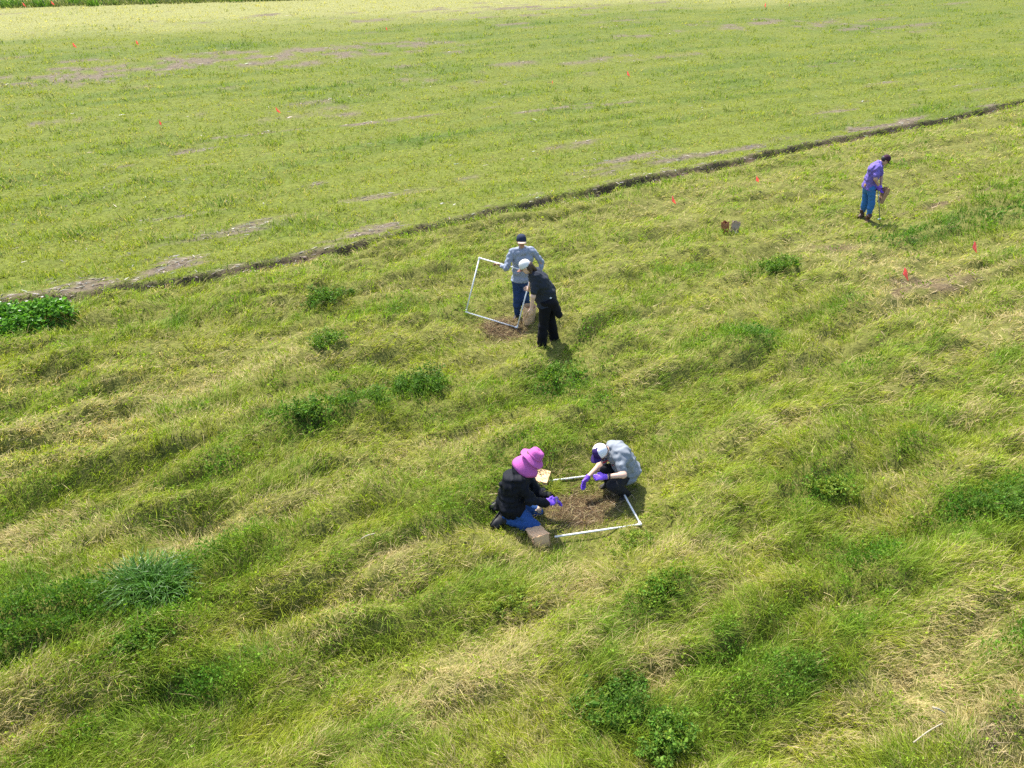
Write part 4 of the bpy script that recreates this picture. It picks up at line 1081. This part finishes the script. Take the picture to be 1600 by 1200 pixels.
# ------------------------------------------------------------------ plants
def col_attr(o, C): fattr(o.data, 'gcol', np.concatenate([C, np.ones((len(C), 1))], 1).astype(np.float32), 'FLOAT_COLOR')
def tris(n, k, tpl): 
    b = (np.arange(n) * k)[:, None]; return np.concatenate([b + np.array(t)[None] for t in tpl])
def stems_mesh(n, rad, hgt, r, thick_=.004):
    V = []; F = []; C = []; tips = []
    subs = [(r.uniform(0, 2 * PI), r.uniform(.0, .75)) for _ in range(7)]
    for i in range(n):
        ca, cr = subs[r.integers(0, len(subs))]
        a = r.uniform(0, 2 * PI); rr = rad * .5 * math.sqrt(r.uniform(0, 1)); out = np.array([math.cos(a), math.sin(a), 0])
        cu, cv = cr * math.cos(ca) * rad * 1.5, cr * math.sin(ca) * rad * .75
        p = out * rr * .6 + np.array([cu * EU[0] + cv * EV[0], cu * EU[1] + cv * EV[1], 0]); lean = rr / rad * 1.2; h = hgt * r.uniform(.45, 1.1) * (1 - .35 * cr)
        pts = [p + out * lean * h * .9 * t ** 1.4 + np.array([0, 0, h * t * (1 - .25 * lean * t)]) + r.normal(0, .008, 3) * t for t in np.linspace(0, 1, 5)]
        o = len(V)
        for q_, pt in enumerate(pts):
            for k in range(3): an = 2 * PI * k / 3; V.append(pt + np.array([math.cos(an), math.sin(an), 0]) * thick_ * (1 - .15 * q_))
        for q_ in range(4):
            for k in range(3): k2 = (k + 1) % 3; F.append((o + q_ * 3 + k, o + q_ * 3 + k2, o + q_ * 3 + 3 + k2, o + q_ * 3 + 3 + k))
        tips.append(np.array(pts))
    return np.array(V), np.array(F), tips
def weed_bush(px, py, rad, hgt, nst, nleaf, lsize, col, label, seed, group='weed clumps in the meadow', flowers=0):
    r = np.random.default_rng(seed); p = at(px, py); z = gz(p[0], p[1]) - .02
    root = empty('weed_bush', (p[0], p[1], z)); tag(root, label, 'weed', group)
    nleaf = int(nleaf * 1.7); lsize = lsize * .72; hgt = hgt * .85; V, F, tips = stems_mesh(nst, rad, hgt, r)
    o = tag(mesh_obj('stems', V, F, LEAF, root), kind='stuff'); col_attr(o, np.tile(np.array(col) * .9, (len(V), 1)))
    T = np.array(tips); si = r.integers(0, nst, nleaf); t = r.uniform(.12, 1, nleaf) ** .7 * 3.999; i0 = t.astype(int); f = (t - i0)[:, None]
    c = T[si, i0] * (1 - f) + T[si, i0 + 1] * f
    d = r.normal(0, 1, (nleaf, 3)); d[:, 2] = .25 + .5 * r.uniform(-1, 1, nleaf); d /= np.linalg.norm(d, axis=1)[:, None]
    c = c + d * r.uniform(.0, .035, (nleaf, 1)) * rad / .3
    q4 = leaf_quads(c, d, lsize * np.exp(r.normal(-.05, .4, nleaf)), r)
    lo = mesh_obj('leaves', q4.reshape(-1, 3), tris(nleaf, 4, LQ_T), LEAF, root, smooth=False)
    cc = np.array(col) * r.uniform(.6, 1.5, (nleaf, 1)) * (1 + .15 * r.normal(0, 1, (nleaf, 3)) * np.array([1, .3, .5])); col_attr(lo, np.repeat(cc.clip(.01, .6), 4, 0))
    if flowers:
        si = r.integers(0, nst, flowers); c = T[si, 4] + r.normal(0, .02, (flowers, 3)) + [0, 0, .03]
        V, F, o_ = [], [], 0
        for q_ in c:
            for k in range(6):
                a = 2 * PI * k / 6; V += [q_, q_ + np.array([math.cos(a), math.sin(a), .4]) * .022, q_ + np.array([math.cos(a + .8), math.sin(a + .8), .4]) * .022]; F.append((o_, o_ + 1, o_ + 2)); o_ += 3
        fo = mesh_obj('flower_heads', np.array(V), np.array(F), LEAF, root, smooth=False); col_attr(fo, np.tile([.62, .62, .55], (len(V), 1)))
    return root
BG = (.085, .165, .020); MG = (.115, .205, .024); YGW = (.18, .25, .03)
weed_bush(958, 1138, .44, .40, 90, 5600, .034, BG, 'big dark green leafy weed bush at the bottom edge', 1)
weed_bush(1042, 1188, .32, .34, 56, 3000, .032, MG, 'mid green weed bush at the bottom edge, right of the biggest one', 2)
weed_bush(655, 622, .55, .42, 70, 3000, .036, BG, 'dark green weed bush left of the magenta hat, largest in mid meadow', 3)
weed_bush(575, 655, .42, .34, 46, 1700, .034, BG, 'dark weed bush touching the lower left of the largest mid-meadow bush', 4)
weed_bush(492, 688, .42, .32, 44, 1600, .034, MG, 'low weed bush, leftmost of the three in a slanting line', 5)
weed_bush(1208, 440, .46, .40, 50, 1500, .045, MG, 'bright green round weed bush midway between paper bags and dry patch', 6)
weed_bush(515, 482, .50, .28, 46, 1400, .045, BG, 'low dark weed clump left of the upright white frame', 7)
weed_bush(1300, 795, .34, .30, 40, 1500, .034, YGW, 'yellow-green weed clump right of the lying frame', 8)
weed_bush(985, 868, .30, .22, 40, 1600, .026, YGW, 'small yellow-green weed in front of the lying frame', 9)
weed_bush(1030, 955, .34, .26, 40, 1500, .030, YGW, 'yellow-green weed mound with dark shadow below the lying frame', 10)
weed_bush(225, 1050, .40, .26, 50, 2000, .032, MG, 'spreading weed patch below the tall dark grass clump', 11)
weed_bush(870, 605, .40, .24, 40, 1300, .034, MG, 'low weed patch above the magenta hat', 12)
weed_bush(1545, 835, .44, .30, 46, 1500, .036, BG, 'dark weed clump at the right edge', 13)
weed_bush(520, 562, .50, .26, 40, 1200, .040, MG, 'dark weed clump above the largest mid-meadow bush', 14)
weed_bush(810, 960, .30, .20, 36, 1200, .026, YGW, 'small leafy weed below the lying paper bag', 15)

def strip_t(s):
    t = []
    for i in range(s - 1): t += [(2 * i, 2 * i + 1, 2 * i + 3), (2 * i, 2 * i + 3, 2 * i + 2)]
    return t + [(2 * s - 2, 2 * s - 1, 2 * s)]
def grass_clump(px, py):
    r = np.random.default_rng(77); p = at(px, py); root = empty('tall_grass_clump', (p[0], p[1], gz(p[0], p[1]) - .02))
    tag(root, 'tall glossy dark green grass clump standing out at the lower left', 'grass clump')
    n = 1500; a = r.uniform(0, 2 * PI, n); rr = .27 * np.sqrt(r.uniform(0, 1, n))
    base = np.stack([rr * np.cos(a) * 1.25, rr * np.sin(a) * .8, np.zeros(n)], 1)
    az = a + r.normal(0, 1.3, n); ln = r.uniform(.40, .78, n)
    v = blade_verts(base, az, ln, np.clip(.06 + rr / .27 * .12 + r.normal(0, .08, n), 0, .5), np.clip(1.5 + rr / .27 * .9 + r.normal(0, .5, n), .5, 2.9), r.uniform(.009, .017, n), r, 6, 2.8)
    k = v.shape[1]
    o = mesh_obj('blades', v.reshape(-1, 3), tris(n, k, strip_t(6)), leaf_material('glossy_grass', .34, .38, .30, (1.1, 1.15, .6)), root, smooth=False)
    c = np.array([.062, .150, .018]) * r.uniform(.6, 1.5, (n, 1)); col_attr(o, np.repeat(c, k, 0))
    n = 160; a = r.uniform(0, 2 * PI, n); b2 = np.stack([.2 * np.cos(a), .16 * np.sin(a), np.zeros(n)], 1)
    v = blade_verts(b2, a + r.normal(0, .4, n), r.uniform(.25, .45, n), r.uniform(.6, 1.1, n), r.uniform(1.3, 2, n), r.uniform(.008, .014, n), r, 3)
    o2 = mesh_obj('dead_blades', v.reshape(-1, 3), tris(n, v.shape[1], BL_T5), GRASS, root, smooth=False); col_attr(o2, np.repeat(ST * r.uniform(.5, 1, (n, 1)), v.shape[1], 0))
grass_clump(250, 955)

def leafy_patch():
    r = np.random.default_rng(5); p = at(28, 535); root = empty('leafy_weed_patch', (p[0], p[1], gz(p[0], p[1])))
    tag(root, 'dense broad-leaved green patch with tiny white flowers at the left edge', 'weed patch')
    n = 5200; u = r.uniform(-1, 1, n); v = r.uniform(-1, 1, n); k = u * u + v * v < 1; u, v = u[k], v[k]; n = len(u)
    u2 = u * 1.1; v2 = v * .55
    h = .34 * np.sqrt(np.clip(1 - (u * u + v * v) ** 1.5, 0, 1)) * r.uniform(.35, 1, n) ** .6
    x = u2 * EU[0] + v2 * EV[0]; y = u2 * EU[1] + v2 * EV[1]
    gzv = height(p[0] + x, p[1] + y) - gz(p[0], p[1])
    c = np.stack([x, y, h + gzv], 1) + r.normal(0, .02, (n, 3))
    d = r.normal(0, 1, (n, 3)); d[:, 2] = np.abs(d[:, 2]) * .3; d /= np.linalg.norm(d, axis=1)[:, None]
    q4 = leaf_quads(c, d, .085 * r.uniform(.5, 1.3, n), r)
    o = mesh_obj('leaves', q4.reshape(-1, 3), tris(n, 4, LQ_T), LEAF, root, smooth=False); col_attr(o, np.repeat(np.array([.10, .24, .024]) * r.uniform(.55, 1.5, (n, 1)), 4, 0))
    s = r.choice(n, 70, replace=False); V = []; F = []
    for i, q_ in enumerate(s):
        b = c[q_] + [0, 0, .05]
        for m in range(5):
            a = 2 * PI * m / 5; V += [b, b + np.array([math.cos(a), math.sin(a), .2]) * .028, b + np.array([math.cos(a + 1), math.sin(a + 1), .2]) * .028]; F.append((len(V) - 3, len(V) - 2, len(V) - 1))
    fo = mesh_obj('flowers', np.array(V), np.array(F), LEAF, root, smooth=False); col_attr(fo, np.tile([.66, .64, .58], (len(V), 1))); tag(fo, kind='stuff')
leafy_patch()

def clipped_handful():
    r = np.random.default_rng(3); p = J(864, 768, 8.02); root = empty('clipped_grass_handful', p); tag(root, 'handful of freshly clipped grass held over the lying frame', 'grass')
    n = 160; a = r.normal(.3, .9, n); b = r.normal(0, .022, (n, 3))
    v = blade_verts(b, a, r.uniform(.12, .30, n), r.uniform(.5, 1.3, n), r.uniform(1.3, 2.2, n), r.uniform(.004, .007, n), r, 3)
    o = mesh_obj('cut_blades', v.reshape(-1, 3), tris(n, v.shape[1], BL_T5), GRASS, root, smooth=False); col_attr(o, np.repeat(YG * .8 * r.uniform(.5, 1.3, (n, 1)), v.shape[1], 0))
clipped_handful()

# ------------------------------------------------------------------ crop residue, dead litter, seedling rosettes
def residue():
    r = np.random.default_rng(21)
    X, Y = spots(150000, 31, .15); b = bare_field(X, Y); sd = sdist(X, Y); k = (r.uniform(0, 1, len(X)) < np.where(sd > -.3, b * .85 + .035 * sstep(0, .3, fbm(X / 9, Y / 6, 88, 2) + .1), b * .55 + .004)) & (Y < 95)
    X, Y, sd = X[k], Y[k], sd[k]; n = len(X); up = sd > -.3
    D = np.sqrt(X * X + Y * Y + 49) / 8.5
    az = np.where(r.uniform(0, 1, n) < .5, ROW + r.normal(0, .35, n), r.uniform(0, 2 * PI, n))
    L = np.where(up, r.uniform(.04, .13, n) * np.clip(D, 1, 4) ** .45, r.uniform(.05, .2, n) * D ** .5); w = np.where(up, r.uniform(.010, .030, n) * np.clip(D, 1, 5) ** .4, r.uniform(.004, .011, n) * D ** .9)
    root = np.stack([X, Y, height(X, Y) + .012], 1)
    v = blade_verts(root, az, L, r.normal(1.50, .13, n), r.normal(1.58, .13, n), w, r)
    c = np.array([.32, .285, .235]) * r.uniform(.3, 1.1, (n, 1)) ** 1.3 * np.where(r.uniform(0, 1, (n, 1)) < .12, 2.0, 1) * (1 + .06 * r.normal(0, 1, (n, 3)))
    c = np.where((~up)[:, None], np.array([.29, .225, .14]) * r.uniform(.35, 1.4, (n, 1)), c)
    o = build_leafy('crop_residue', [(v, BL_T, c.clip(.03, .75))], RESID); tag(o, 'bleached flakes of old crop residue on bare soil patches', 'crop residue', kind='stuff')
    print('residue', n)
residue()
def litter():
    """matted dead roots and stems in the two clipped squares"""
    r = np.random.default_rng(22); n = 5200; m = n // 2
    x = np.concatenate([.90 + .40 * r.normal(0, .62, m), -.14 + .42 * r.normal(0, .6, n - m)]); y = np.concatenate([8.12 + .34 * r.normal(0, .62, m), 13.35 + .36 * r.normal(0, .6, n - m)])
    v = blade_verts(np.stack([x, y, height(x, y) + .005], 1), r.uniform(0, 2 * PI, n), r.uniform(.06, .22, n), r.normal(1.35, .25, n), r.normal(1.7, .25, n), r.uniform(.003, .007, n) * np.where(np.arange(n) < m, 1, 1.5), r)
    pick = r.uniform(0, 1, (n, 1)); c = np.where(pick < .5, BR, np.where(pick < .72, ST * .6, np.array([.075, .045, .024]))) * r.uniform(.5, 1.3, (n, 1))
    o = build_leafy('clipped_litter', [(v, BL_T, c)], RESID); tag(o, 'matted brown roots and dead stems where the grass has been clipped', 'litter', kind='stuff')
litter()
def verge():
    """coarse dark verge along the far end of the field, top left"""
    r = np.random.default_rng(23); n = 9000
    t = r.uniform(0, 1, n); A = at(-60, 16); B_ = at(760, -6)
    x = A[0] + (B_[0] - A[0]) * t; y = A[1] + (B_[1] - A[1]) * t + np.abs(r.normal(0, 3.2, n)) + .4 * gnoise(x / 3, x * 0, 3)
    cl = sstep(-.1, .4, fbm(x / 2.2, y / 1.5, 3, 2))
    v = blade_verts(np.stack([x, y, height(x, y) - .02], 1), r.uniform(0, 2 * PI, n), (.25 + .45 * cl) * r.uniform(.6, 1.3, n), r.uniform(0, .5, n), r.uniform(.5, 1.4, n), r.uniform(.06, .11, n), r)
    c = (np.array([.12, .14, .05]) * (1 - cl[:, None]) + DG * 1.3 * cl[:, None]) * r.uniform(.7, 1.3, (n, 1))
    o = build_leafy('verge_grass', [(v, BL_T, c)], GRASS); tag(o, 'rough dark green grass verge along the far edge of the field', 'grass', kind='stuff')
verge()
